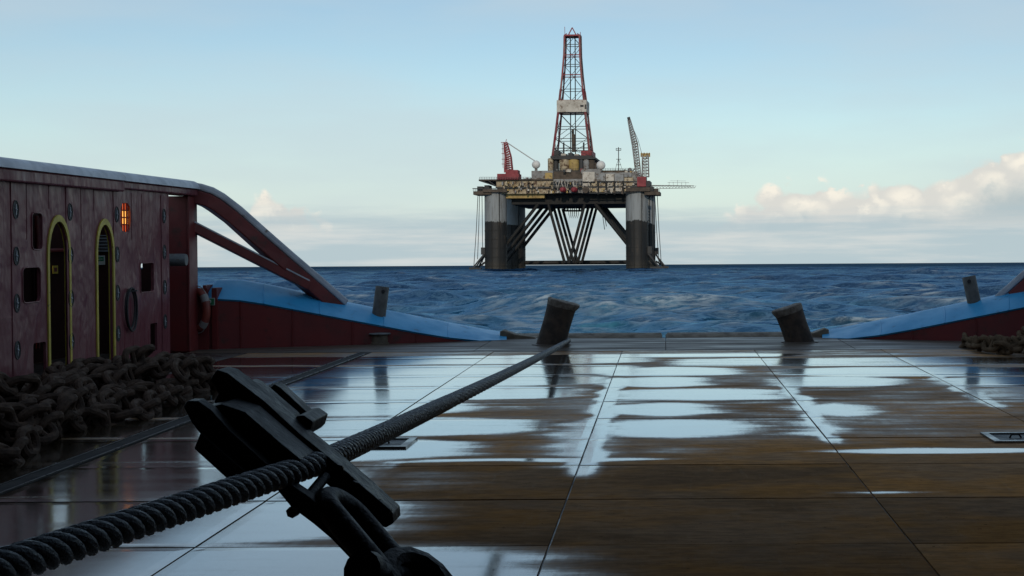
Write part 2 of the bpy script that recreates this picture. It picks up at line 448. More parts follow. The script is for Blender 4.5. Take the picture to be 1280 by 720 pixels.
    ms = t.n('ShaderNodeMixShader'); t.put(ms.inputs[0], refl); t.t.links.new(bs.outputs[0], ms.inputs[1]); t.t.links.new(gl.outputs[0], ms.inputs[2])
    t.t.links.new(ms.outputs[0], m.node_tree.nodes['Material Output'].inputs[0])
    me.materials.append(m)
    o = bpy.data.objects.new('sea', me); col.objects.link(o); structure(o)
build_sea()

# ================================================================== THE SHIP: hull and deck
WX = 7.4                              # inner face of the side walls
STERN = 25.6
hull = structure(single('hull', MB().prism([(-9.2, -40, -.09), (-9.2, 22.5, -.09), (-7.5, 24.6, -.09), (-3.2, STERN, -.09), (3.2, STERN, -.09), (7.5, 24.6, -.09), (9.2, 22.5, -.09), (9.2, -40, -.09)], (0, 0, -4.5)), M['hull'], (0, 0, -.09)))

def build_deck():
    """sheathed working deck: each plate an object, wet patches stored on its vertices"""
    XS = [-6.42, -4.72, -4.50, -2.63, -0.65, 1.38, 3.33, 5.28, 6.62]
    DS = [2.30 + 1.43 * i for i in range(14)]      # seams across the deck
    DS = [d for d in DS]
    # wet patches, as (x0, x1, y0, y1, strength) on the photo's deck, turned into deck metres
    blobs_px = [(-260, 700, 684, 760, .85), (-300, 505, 624, 680, 1.0), (-300, 445, 581, 620, 1.0), (-300, 590, 550, 577, 1.0), (-300, 690, 524, 547, .8), (430, 600, 585, 618, .40),
             (-300, 590, 503, 521, 1.0), (-300, 730, 486, 501, 1.0), (-300, 760, 471, 484, 1.0), (-300, 800, 459, 470, 1.0), (-300, 820, 447, 457, .9),
             (690, 760, 523, 577, 1.0), (725, 960, 524, 547, .9), (745, 900, 503, 521, 1.0), (745, 1000, 486, 501, .85), (745, 890, 471, 484, 1.0), (745, 925, 459, 470, 1.0),
             (785, 890, 556, 570, .6), (430, 860, 573, 579, 1.1), (1045, 1330, 558, 568, 1.1), (1040, 1175, 611, 620, 1.1), (700, 740, 613, 622, 1.0), (700, 735, 578, 590, .9),
             (985, 1100, 503, 521, .95), (940, 1240, 534, 547, .45), (985, 1060, 522, 547, .9), (955, 1130, 471, 484, 1.0), (1180, 1400, 484, 500, .6), (960, 1330, 459, 470, .95),
             (820, 1330, 447, 457, .75), (380, 1330, 437, 446, .5), (1160, 1400, 471, 484, .9), (640, 1010, 442, 447, .9), (1040, 1200, 486, 500, .45), (600, 690, 524, 545, .5)]
    B = []
    for x0, x1, y0, y1, s in blobs_px:
        p = on_deck((x0 + x1) / 2, y1); q = on_deck((x0 + x1) / 2, y0); ym = (y0 + y1) / 2
        a, b = on_deck(x0, ym), on_deck(x1, ym)
        B.append(((a.x + b.x) / 2, (b.x - a.x) / 2, (p.y + q.y) / 2, (q.y - p.y) / 2, s))
    SEAMS = [(-.60, .04, 10.6, 17.6, 1.0), (1.42, .035, 12.2, 17.0, .9), (-2.6, .05, 6.0, 17.0, .8), (3.36, .07, 14.5, 19.0, .7)]
    def wet(x, d):
        wv = 0.0
        jx = .16 * mnoise.noise((x * .9, d * 2.5, 0)); jd = .10 * mnoise.noise((x * 1.1, d * 2.0, 9))
        for cx, hx, cd, hd, s in B:
            u = max(abs(x + jx - cx) - hx, 0) / .38 if abs(x - cx) > hx - .5 else 0
            ex = (abs(x + jx - cx) - (hx - .45)) / 1.0
            ed = (abs(d + jd - cd) - (hd - .10)) / (.38 if hd > .4 else .13)
            # patches taper to a point at their ends
            v_ = s * min(1, max(0, 1 - max(ex, 0) ** 1.0)) * min(1, max(0, 1 - max(ed + .5 * max(ex + .6, 0), 0)))
            wv = max(wv, v_)
        for cx, hx, da_, db_, s in SEAMS:
            e_ = max(0, 1 - max(abs(x + .7 * jx - cx) - hx, 0) / .16) * (1 if da_ < d < db_ else max(0, 1 - min(abs(d - da_), abs(d - db_)) / .5))
            wv = max(wv, s * e_)
        f_ = min(1, max(0, (d - 10.9) / 1.6)) if x > -2.0 else min(1, max(0, (d - 7.0) / 2.0))
        damp = f_ * (.40 + .22 * mnoise.noise((x * .5, d * 1.3, 4)) + .14 * mnoise.noise((x * 1.6, d * 4.0, 7)))
        return max(wv, damp)
    m = bpy.data.materials.new('wet_deck'); m.use_nodes = True; t = NT(m.node_tree); bs = m.node_tree.nodes['Principled BSDF']
    pos = t.n('ShaderNodeNewGeometry').outputs['Position']
    att = t.n('ShaderNodeAttribute', attribute_name='wet').outputs['Fac']
    nz = t.noise(t.scalev(pos, (.45, 3.0, 1)), 1.7, 7, .62)
    nf = t.noise(t.scalev(pos, (6, 1.2, 1)), 5.0, 4, .6)
    grain = t.noise(t.scalev(pos, (1.2, 14, 1)), 4.0, 5, .65)
    wetn = t.math('ADD', att, t.math('ADD', t.math('MULTIPLY', t.math('SUBTRACT', nz, .5), .70), t.math('MULTIPLY', t.math('SUBTRACT', nf, .5), .16)))
    wf = t.step(wetn, .04, .90)
    stain = t.noise(t.scalev(pos, (1.0, 1.5, 1)), .85, 6, .62)
    brown = t.mix(t.step(stain, .38, .66), (.27, .185, .115), (.35, .190, .070))
    blot = t.noise(t.scalev(pos, (.5, .9, 1), (4, 2, 0)), 1.1, 4, .6)
    brown = t.mix(t.step(blot, .5, .66), brown, (.20, .130, .075))
    brown = t.mix(t.step(grain, .46, .74, 0, .5), brown, (.14, .085, .035))
    scuff = t.noise(t.scalev(pos, (11, 1.3, 1)), 1.6, 7, .72)
    brown = t.mix(t.step(scuff, .54, .74, 0, .22), brown, (.36, .30, .22))
    mott = t.noise(t.scalev(pos, (1.0, 2.2, 1)), 5.5, 7, .72)
    brown = t.mix(1.0, brown, t.mix(t.step(mott, .34, .66), (.80, .80, .82), (1.18, 1.15, 1.1)), 'MULTIPLY')
    speck = t.noise(pos, 26.0, 3, .6)
    brown = t.mix(t.step(speck, .68, .74, 0, .8), brown, (.02, .016, .012))
    rnd_ = t.n('ShaderNodeObjectInfo').outputs['Random']
    brown = t.mix(1.0, brown, t.mix(rnd_, (.95, .92, .92), (1.55, 1.45, 1.35)), 'MULTIPLY')
    t.put(bs.inputs['Base Color'], t.mix(wf, brown, (.036, .028, .018)))
    dry_r = t.step(grain, .3, .7, .62, .8)
    t.put(bs.inputs['Roughness'], t.n('ShaderNodeMix').outputs[0])
    mixr = [n for n in m.node_tree.nodes if n.type == 'MIX' and n.data_type == 'FLOAT'][-1]
    t.put(mixr.inputs[0], wf); t.put(mixr.inputs[2], dry_r); t.put(mixr.inputs[3], t.step(wf, .25, .95, .36, .10))
    bmp = t.n('ShaderNodeBump'); bmp.inputs['Distance'].default_value = .004
    t.put(bmp.inputs['Strength'], t.step(wf, 0, 1, .55, .05)); t.put(bmp.inputs['Height'], t.math('ADD', grain, t.math('MULTIPLY', nf, .6)))
    t.put(bs.inputs['Normal'], bmp.outputs[0])
    bs.inputs['Specular IOR Level'].default_value = 1.0
    t.put(bs.inputs['Coat Weight'], t.step(wf, .5, 1.0)); t.put(bs.inputs['Coat Roughness'], t.step(nz, .3, .7, .07, .15))
    add_matte(m, t, bs, brown, t.step(wf, 0, .75, .97, 0.0))
    deck = root('deck', (0, 0, 0)); structure(deck)
    under = part('deck_bed', MB().box((-9.15, -3, -.08), (9.15, 22.4, -.014)), M['deckdark'], deck)
    gap = .007
    for i in range(len(XS) - 1):
        if i == 1: continue                       # steel strip lies here
        for j in range(-1, len(DS)):
            d0 = DS[j] if j >= 0 else -2.6
            d1 = DS[j + 1] if j + 1 < len(DS) else DS[j] + 1.25
            if d1 - d0 > 2: d1 = DS[0]
            x0, x1 = XS[i], XS[i + 1]
            nx, nd = max(4, int((x1 - x0) / .07)), 16
            if d0 < 5: nx, nd = 3, 3
            lift = random.uniform(-.0025, .0025); tl = random.uniform(-.0012, .0012)
            vs, fs, ws = [], [], []
            for q in range(nd + 1):
                for p in range(nx + 1):
                    x = x0 + gap + (x1 - x0 - 2 * gap) * p / nx; d = d0 + 1.8 * gap + (d1 - d0 - 3.6 * gap) * q / nd
                    edge_ = p in (0, nx) or q in (0, nd)
                    vs.append((x, d, lift + tl * (p / nx - .5) - (.0015 if edge_ else 0))); ws.append(wet(x, d) if d0 >= 5 else .6)
            W_ = nx + 1
            for q in range(nd):
                for p in range(nx): fs.append((q*W_+p, q*W_+p+1, (q+1)*W_+p+1, (q+1)*W_+p))
            rim = [p for p in range(W_)] + [q * W_ + nx for q in range(1, nd + 1)] + [nd * W_ + p for p in range(nx - 1, -1, -1)] + [q * W_ for q in range(nd - 1, 0, -1)]
            o0 = len(vs)
            for k in rim: vs.append((vs[k][0], vs[k][1], -.03)); ws.append(-.6)
            for k in range(len(rim)):
                k2 = (k + 1) % len(rim); fs.append((rim[k2], rim[k], o0 + k, o0 + k2))
            me = mesh_from('deck_plate', vs, fs, m)
            a_ = me.attributes.new('wet', 'FLOAT', 'POINT'); a_.data.foreach_set('value', ws)
            o = bpy.data.objects.new('deck_plate', me); col.objects.link(o); o.parent = deck
    d_end = DS[-1] + 1.25
    # bare steel: side waterways, rubbing strip and the stern apron
    for name, x0, x1, y0, y1, z in (('waterway_plate', -WX, -6.44, -2.6, 22.6, -.004), ('waterway_plate', 6.64, WX, -2.6, 22.6, -.004),
                                 ('steel_strip', -4.71, -4.52, -2.6, d_end, -.003)):
        part(name, MB().box((x0, y0, -.03), (x1, y1, z)), M['strip'] if 'strip' in name else M['deckdark'], deck)
    for k, xx in enumerate((-4.70, -4.545)):
        part('steel_bead', MB().box((xx, -2.6, -.0015), (xx + .012, d_end, .005)), M['bead'], deck)
    # stern apron of three steel plates sloping to the roller
    xs = [-WX, -2.95, 0.02, 2.95, WX]
    for a, b in zip(xs, xs[1:]):
        part('apron_plate', MB().box((a + .006, d_end + .012, -.05), (b - .006, (STERN - .55 if abs(a + b) < 5 else 24.4), .002)), M['apron'], deck)
    return d_end
M['deckdark'] = material('deck_steel_dark', (.035, .028, .024), (.05, .038, .03), 2.0, .25, .6, bump=.3, bscale=8, c3=(.07, .045, .025), s3=3.0)
M['strip'] = material('wet_bare_steel', (.018, .015, .013), (.012, .011, .010), 3.0, .4, .6, bump=.35, bscale=7, matte=.6)
M['bead'] = material('bright_worn_steel', (.20, .20, .20), (.10, .10, .10), 3.0, .2, .4, metal=.8)
M['apron'] = material('apron_steel', (.085, .062, .045), (.055, .044, .035), 1.4, .30, .75, bump=.35, bscale=6, c3=(.10, .07, .045), s3=2.5, streak=(.35, 2.5, 1))
D_END = build_deck()

# ================================================================== SUPERSTRUCTURE behind the camera (its block shades the deck)
sup = root('superstructure', (0, -4, 0)); structure(sup)
part('winch_house', MB().box((-9.1, -14, 0), (9.1, -4, 6.0)), M['super'], sup)
part('unseen_shade_roof', MB().box((-9.1, -3.99, 5.2), (9.1, 7.0, 5.6)), M['super'], sup)  # unseen overhang added to keep light off the foreground
part('unseen_shade_side', MB().box((-9.1, -3.98, 2.8), (-8.9, 7.0, 5.19)), M['super'], sup)  # unseen side walls added with the overhang to cut the foreground light
part('unseen_shade_side', MB().box((8.9, -3.98, 2.8), (9.1, 7.0, 5.19)), M['super'], sup)
part('accommodation_block', MB().box((-8.9, -22, 6.02), (8.9, -5.2, 13.0)), M['super'], sup)
part('wheelhouse', MB().prism([(-8.4, -7, 13.02), (-9.0, -6.2, 16.5), (9.0, -6.2, 16.5), (8.4, -7, 13.02)], (0, -9, 0)), M['white'], sup)

# ================================================================== SIDE WALLS (crash barriers) with doors and openings
def filled(name, outline, holes, thick):
    """outline and holes in (d, z); returns MB in ship coords with the inner face at X = 0 and thickness towards -X"""
    cu = bpy.data.curves.new('c', 'CURVE'); cu.dimensions = '2D'; cu.fill_mode = 'BOTH'; cu.extrude = thick / 2
    for loop in [outline] + holes:
        sp = cu.splines.new('POLY'); sp.points.add(len(loop) - 1)
        for p, (a, b) in zip(sp.points, loop): p.co = (a, b, 0, 1)
        sp.use_cyclic_u = True
    ob = bpy.data.objects.new('c', cu); col.objects.link(ob)
    me = bpy.data.meshes.new_from_object(ob.evaluated_get(bpy.context.evaluated_depsgraph_get()))
    mb = MB(); mb.add([(v.co.z - thick / 2, v.co.x, v.co.y) for v in me.vertices], [tuple(p.vertices) for p in me.polygons])
    bpy.data.objects.remove(ob); bpy.data.curves.remove(cu); bpy.data.meshes.remove(me)
    return mb
def shift(mb, v, flip=False):
    for i, q in enumerate(mb.v): mb.v[i] = Vector((-q.x if flip else q.x, q.y, q.z)) + Vector(v)
    if flip: mb.f = [f[::-1] for f in mb.f]
    return mb
def rrect(d0, d1, z0, z1, r, n=4):
    out = []
    for cx, cz, a0 in ((d1 - r, z1 - r, 0), (d0 + r, z1 - r, 90), (d0 + r, z0 + r, 180), (d1 - r, z0 + r, 270)):
        for k in range(n + 1):
            a = R(a0 + 90 * k / n); out.append((cx + r * math.cos(a), cz + r * math.sin(a)))
    return out
def arch(d0, d1, z0, z1, n=14):
    c = (d0 + d1) / 2; rx = (d1 - d0) / 2; rz = rx * 1.5
    return [(d0, z0), (d1, z0)] + [(c + rx * math.cos(R(180 * k / n)), z1 - rz + rz * math.sin(R(180 * k / n))) for k in range(n + 1)]
def wd(x, y):                        # photo pixel -> (d, z) on the left wall
    p = on_side(x, y, -WX); return p.y, p.z
def wrect(x0, x1, y0, y1, r=.05):
    d0 = wd(x0, y0)[0]; d1 = wd(x1, y0)[0]; xm = (x0 + x1) / 2
    return rrect(d0, d1, wd(xm, y1)[1], wd(xm, y0)[1], min(r, (d1 - d0) * .45))

WALL_END = wd(211.5, 300)[0]; WALL_TOP = 2.46
doors = []
for x0, x1, yt in ((60.5, 85, 277), (121, 140, 281)):
    d0, d1 = wd(x0, 300)[0], wd(x1, 300)[0]
    doors.append((d0, d1, .06, wd((x0 + x1) / 2, yt)[1]))
open_px = [(39.5, 52.5, 266, 312, .06), (27.5, 50, 334, 378, .07), (41, 57, 428, 470, .04), (175, 191.5, 328.5, 365, .04), (187.5, 196, 404, 440, .03)]
lamp_px = (151, 163.5, 253.5, 290)
holes = [arch(*d) for d in doors] + [wrect(*o[:4], o[4]) for o in open_px] + [wrect(*lamp_px, .14)]
wl = root('crash_barrier', (-WX, 18, 0), 'tall maroon steel side wall with two yellow-framed arched doorways and cut-outs', 'wall')
wall_o = part('wall', shift(filled('w', [(-2.6, 0), (WALL_END, 0), (WALL_END, WALL_TOP), (-2.6, WALL_TOP)], holes, .035), (-WX, 0, 0)), M['maroon'], wl)
for dd in doors:                      # yellow door surrounds standing proud of the wall
    d0, d1, z0, z1 = dd; e = .055
    out = arch(d0 - e, d1 + e, z0, z1 + e * 1.5); inn = arch(d0 - .002, d1 + .002, z0, z1 + .002)
    n = len(out); mb = MB()
    def P(q, X): return (X, q[0], q[1])
    seq = list(range(1, n)) + [0]
    vs = []
    for k in seq: vs += [P(out[k], -WX + .018), P(inn[k], -WX + .018), P(inn[k], -WX - .05), P(out[k], -WX + .001)]
    fs = []
    for k in range(len(seq) - 1):
        a, b = 4 * k, 4 * k + 4
        fs += [(a, a + 1, b + 1, b), (a + 1, a + 2, b + 2, b + 1), (a, b, b + 3, a + 3)]
    part('door_frame', mb.add(vs, [f[::-1] for f in fs]), M['yellow'], wl)
for o in open_px[:2] + open_px[3:4]:                  # thin coamings round the larger cut-outs
    lo = wrect(*o[:4], o[4]); mb = MB()
    mb.tube([(-WX + .004, a, b) for a, b in lo], .008, 6, closed=True)
    part('opening_coaming', mb, M['maroon'], wl, True)
# vertical butt straps and the tie-down sockets along them
for xs in (19, 87, 145.5, 204.5):
    dc = wd(xs, 300)[0]
    part('butt_strap', MB().box((-WX + .001, dc - .105, .02), (-WX + .010, dc + .105, WALL_TOP - .06)), M['maroon'], wl, bev=.004)
    for ys in ((262, 320, 379, 438) if xs < 50 else (265, 319, 373, 427) if xs < 100 else (268, 318, 366, 417) if xs < 180 else (270, 315, 359, 402)):
        z = wd(xs, ys)[1]
        mb = MB(); seg = 14
        ring = [(-WX + .013, dc + .072 * math.cos(2*math.pi*k/seg), z + .105 * math.sin(2*math.pi*k/seg)) for k in range(seg)]
        mb.tube(ring, .006, 6, closed=True)
        mb.add([(-WX + .0115, p[1], p[2]) for p in ring], [tuple(range(seg))])  # flat black face paints in the shade of the socket's recess
        so = part('tie_down_socket', mb, M['hose'], wl, True)
        part('stud', MB().bar((-WX + .012, dc, z), (-WX + .022, dc, z + .01), .022, .03).bar((-WX + .016, dc, z - .06), (-WX + .016, dc, z + .06), .010), M['pale'], so)
# intermediate faint plate seams
for xs in (34, 62, 102, 118, 165, 178):
    dc = wd(xs, 300)[0]
    if any(d[0] - .1 < dc < d[1] + .1 for d in doors): z0 = 2.12
    else: z0 = 1.75
    part('plate_seam', MB().box((-WX + .001, dc - .008, z0), (-WX + .005, dc + .008, WALL_TOP - .06)), M['maroon'], wl)
part('horizontal_stiffener', MB().box((-WX + .001, -2.6, .86), (-WX + .004, doors[0][0] - .1, .875)), M['maroon'], wl)
# box girder and pale half-round along the top
RAIL_END = 22.75
part('top_girder', MB().prism([(-WX + .10, -2.6, WALL_TOP - .06), (-WX + .10, -2.6, WALL_TOP + .085), (-WX - .26, -2.6, WALL_TOP + .085), (-WX - .26, -2.6, WALL_TOP - .06)], (0, wd(148, 300)[0] + 2.6, 0)), M['maroon'], wl, bev=.02)
part('top_girder', MB().prism([(-WX + .06, wd(148, 300)[0] + .01, WALL_TOP - .02), (-WX + .06, wd(148, 300)[0] + .01, WALL_TOP + .085), (-WX - .26, wd(148, 300)[0] + .01, WALL_TOP + .085), (-WX - .26, wd(148, 300)[0] + .01, WALL_TOP - .02)], (0, RAIL_END - wd(148, 300)[0], 0)), M['maroon'], wl, bev=.02)
def halfround(y0, y1, r, zc):
    n = 8
    pts = [(-WX - .08 + (r + .10) * math.cos(R(180 * k / n)), y0, zc + .135 * math.sin(R(180 * k / n))) for k in range(n + 1)]
    return MB().prism(pts, (0, y1 - y0, 0))
part('rail_cap', halfround(-2.6, wd(40, 200)[0], .12, WALL_TOP + .087), M['pale'], wl, True)
part('rail_cap', halfround(wd(40, 200)[0] + .008, wd(147, 200)[0], .112, WALL_TOP + .087), M['pale2'] if 'pale2' in M else M['pale'], wl, True)
part('rail_cap', halfround(wd(147, 200)[0] + .008, RAIL_END, .085, WALL_TOP + .087), M['pale'], wl, True)
# outer skin of the walkway and its end bulkhead with louvre
part('outer_bulwark', MB().box((-9.12, -2.6, -.1), (-9.02, 22.2, 2.2)), M['interior_shade'], wl)
part('end_bulkhead', MB().box((-9.0, 22.36, -.1), (-8.16, 22.42, 2.3)).box((-8.10, 22.36, -.1), (-7.82, 22.42, 2.3)).box((-8.159, 22.365, -.1), (-8.101, 22.415, 1.30)).box((-8.159, 22.365, 1.68), (-8.101, 22.415, 2.3)), M['interior_shade'], wl)
part('walkway_shade_roof', MB().box((-9.0, -2.6, 2.36), (-7.68, 20.4, 2.40)), M['maroon'], wl)  # unseen cover added to darken the walkway, stopped short to light the bulkhead
lv = MB()
a, b = at(120, 284, 22.34), at(137, 315, 22.34)
for k in range(8):
    z = a.z + (b.z - a.z) * (k + .5) / 8
    lv.add([(a.x, 22.345, z + .018), (b.x, 22.345, z + .018), (b.x, 22.30, z - .016), (a.x, 22.30, z - .016)], [(0, 3, 2, 1)])
part('louvre', lv, M['grey'], wl)
mb = MB(); a, b = at(60, 300, 21.0), at(62, 330, 21.0)
part('pipe_run', MB().tube([(-8.98, 17.5, 1.6), (-8.98, 22.0, 1.6)], .03).tube([(-8.97, 20.6, .2), (-8.97, 20.6, 2.1)], .03), M['red'], wl, True)
# mooring stub between wall and post
part('roller_stub', MB().lathe([(.085, 0), (.095, .02), (.095, .30), (.085, .32)], at(207, 325, 22.0) + Vector((0, 0, 0)), (1, 0, 0), 16), M['grey'], wl, True)
# post
pa, pb = at(213.5, 430, 22.6), at(241, 430, 22.6)
post = part('post', MB().box((pa.x, 22.45, 0), (pb.x - .02, 22.8, WALL_TOP - .03)).box((pb.x - .019, 22.42, 0), (pb.x + .012, 22.83, WALL_TOP - .03)), M['red'], wl, bev=.012)
part('side_plate', MB().box((-8.0, 22.85, -.05), (-7.25, 22.9, .98)).box((-7.2, 22.9, -.05), (-7.12, 23.2, .98)), M['red'], wl)

def rail_arm(rt, mir):
    """bent end of the rail running down to the stern bulwark, with its lower brace"""
    s = -1 if mir else 1
    def mp(p): return Vector((p.x * s + (.24 if mir else 0), p.y, p.z))
    up = [(232, 229, 22.70), (252, 232, 22.78), (266, 236.5, 22.85), (279, 244, 22.95), (300, 260, 23.1), (330, 287, 23.3), (365, 318, 23.6), (400, 348, 23.95), (433, 377, 24.25)]
    pts = [at(*q) for q in up]
    def sweep(cx0, cx1, dz0, dz1):
        mb = MB(); n = len(pts); vs = []
        for i, p in enumerate(pts):
            t = (pts[min(i + 1, n - 1)] - pts[max(i - 1, 0)]).normalized()
            sd = Vector((-t.y, t.x, 0)).normalized(); u = t.cross(sd).normalized()
            if u.z < 0: u = -u
            if sd.y > 0: sd = -sd          # towards the camera
            for a_, b_ in ((cx0, dz0), (cx1, dz0), (cx1, dz1), (cx0, dz1)): vs.append(mp(p + sd * a_ + u * b_))
        fs = [(3, 2, 1, 0), tuple(4 * (n - 1) + k for k in range(4))]
        for i in range(n - 1):
            for k in range(4): fs.append((4*i+k, 4*i+(k+1)%4, 4*i+4+(k+1)%4, 4*i+4+k))
        mb.add(vs, fs)
        bm = bmesh.new(); me = bpy.data.meshes.new('t'); me.from_pydata([tuple(v) for v in mb.v], [], mb.f); bm.from_mesh(me)
        bmesh.ops.recalc_face_normals(bm, faces=bm.faces); out = MB(); out.add([v.co.copy() for v in bm.verts], [tuple(v.index for v in f.verts) for f in bm.faces]); bm.free(); bpy.data.meshes.remove(me)
        return out
    part('rail_arm', sweep(-.22, .06, -.30, -.085), M['red'], rt, bev=.02)
    part('rail_cap', sweep(-.22, .075, -.083, .03), M['pale'], rt, bev=.03)
    a, b = at(240, 283, 22.75), at(385, 357, 23.75)
    t = Vector((0, 0, .085))
    part('brace', MB().bar(mp(a), mp(b), .16, .15), M['red'], rt, bev=.015)
    part('brace_cap', MB().bar(mp(a + t), mp(b + t), .17, .022), M['pale'], rt)
rail_arm(wl, False)
# the starboard twin (only its bent end shows)
wr = root('crash_barrier', (WX, 18, 0), 'pale-topped red rail arm coming down onto the right-hand blue bulwark', 'wall')
part('wall', MB().box((WX, -2.6, 0), (WX + .16, WALL_END, WALL_TOP)), M['maroon'], wr)
part('top_girder', MB().box((WX - .1, -2.6, WALL_TOP + .002), (WX + .26, RAIL_END, WALL_TOP + .085)), M['maroon'], wr, bev=.02)
part('rail_cap', shift(halfround(-2.6, RAIL_END, .1, WALL_TOP + .087), (0, 0, 0), True), M['pale'], wr, True)
part('outer_bulwark', MB().box((9.02, -2.6, -.1), (9.12, 22.2, 2.2)), M['maroon'], wr)
part('post', MB().box((WX - .05, 22.45, 0), (WX + .3, 22.8, WALL_TOP)), M['red'], wr)
rail_arm(wr, True)

# lamp behind the barred opening
lo = wrect(*lamp_px, .1); d0 = min(q[0] for q in lo); d1 = max(q[0] for q in lo); z0 = min(q[1] for q in lo); z1 = max(q[1] for q in lo)
lamp = root('amber_lamp', (-WX - .12, (d0 + d1) / 2, z0), 'glowing amber lamp behind a barred oval opening in the maroon wall', 'lamp')
hz = (z1 - z0)
part('housing', MB().box((-WX - .36, d0 - .06, z0 - .04), (-WX - .17, d1 + .06, z1 + .04)), M['red'], lamp)
part('lens', MB().box((-WX - .062, d0 - .02, z0 + hz * .25), (-WX - .05, d1 + .02, z0 + hz * .74)), emissive('amber_glow', (1.0, .46, .08), 2.2), lamp)
part('red_lens', MB().box((-WX - .062, d0 - .02, z0 - .02), (-WX - .051, d1 + .02, z0 + hz * .249)).box((-WX - .062, d0 - .02, z0 + hz * .741), (-WX - .051, d1 + .02, z1 + .02)), emissive('red_glow', (.9, .13, .03), .8), lamp)
g = MB()
for k in range(1, 4):
    d = d0 + (d1 - d0) * k / 4; g.box((-WX - .032, d - .009, z0), (-WX - .012, d + .009, z1))
for k in (.255, .5, .745):
    z = z0 + hz * k; g.box((-WX - .048, d0, z - .009), (-WX - .033, d1, z + .009))
part('grille', g, M['red'], lamp)

# signs, hose, lifebuoy
a, b = at(118.8, 319.5, 22.30), at(131, 331, 22.30)
sg = root('safety_sign', (a.x, 22.31, b.z), 'small green and white safety sign inside the second arched doorway', 'sign')
part('panel', MB().box((a.x, 22.30, b.z), (b.x, 22.312, a.z)), M['signw'], sg)
gw, gh = b.x - a.x, a.z - b.z
pt = MB()
pt.box((a.x + gw * .10, 22.296, b.z + gh * .40), (b.x - gw * .10, 22.2995, a.z - gh * .12))
part('green_field', pt, M['green'], sg)
pt = MB()
for fx, fw, z0_, z1_ in ((.2, .05, .5, .8), (.32, .12, .55, .62), (.5, .05, .48, .8), (.62, .18, .58, .66)):
    pt.box((a.x + gw * fx, 22.293, b.z + gh * z0_), (a.x + gw * (fx + fw), 22.2958, b.z + gh * z1_))
part('symbol', pt, M['signw'], sg)

a = at(66, 334, 21.2); a.x = -9.0
q = on_side(70, 337, -9.0)
st = root('notice', (-9.015, q.y, q.z - .1), 'small yellow notice inside the first arched doorway', 'sign')
part('panel', MB().box((-9.016, q.y - .09, q.z - .06), (-9.008, q.y + .09, q.z + .06)), M['yellow'], st)
part('inner_panel', MB().box((-9.0075, q.y - .05, q.z - .03), (-9.004, q.y + .05, q.z + .03)), M['maroon'], st)

hd, hz_ = wd(160, 386)
hs = MB()
for k in range(2):
    rr = .245 + .012 * (k % 2)
    hs.tube([(-WX + .03 + .022 * k, hd + rr * .72 * math.cos(t) + .008 * k, hz_ + rr * 1.12 * math.sin(t) - (.02 * k if math.sin(t) < 0 else 0)) for t in [2 * math.pi * i / 28 for i in range(28)]], .014, 6, closed=True)
hose = root('coiled_hose', (-WX, hd, hz_ - .27), 'black hose coiled on a hook beside the second arched doorway', 'hose')
part('coil', hs, M['hose'], hose, True)
part('hook', MB().bar((-WX, hd, hz_ + .24), (-WX + .13, hd, hz_ + .25), .02), M['grey'], hose)

lb = at(248.5, 387, 22.83)
buoy = root('lifebuoy', (lb.x, lb.y, lb.z - .36), 'orange lifebuoy hung on the red plate beside the post', 'lifebuoy')
rot = R(58)
ring = [lb + Vector((.27 * math.cos(t) * math.cos(rot), -.02 - .27 * math.cos(t) * math.sin(rot) * .25, .29 * math.sin(t))) for t in [2 * math.pi * k / 28 for k in range(28)]]
part('ring', MB().tube(ring, .062, 10, closed=True), M['orange'], buoy, True)
for k in (3, 10, 17, 24):
    part('tape_band', MB().tube([ring[k - 1] , ring[k], ring[k + 1]], .065, 10), M['white'], buoy, True)
part('grab_line', MB().tube([p + (p - lb) * .28 for p in ring], .008, 5, closed=True), M['white'], buoy, True)

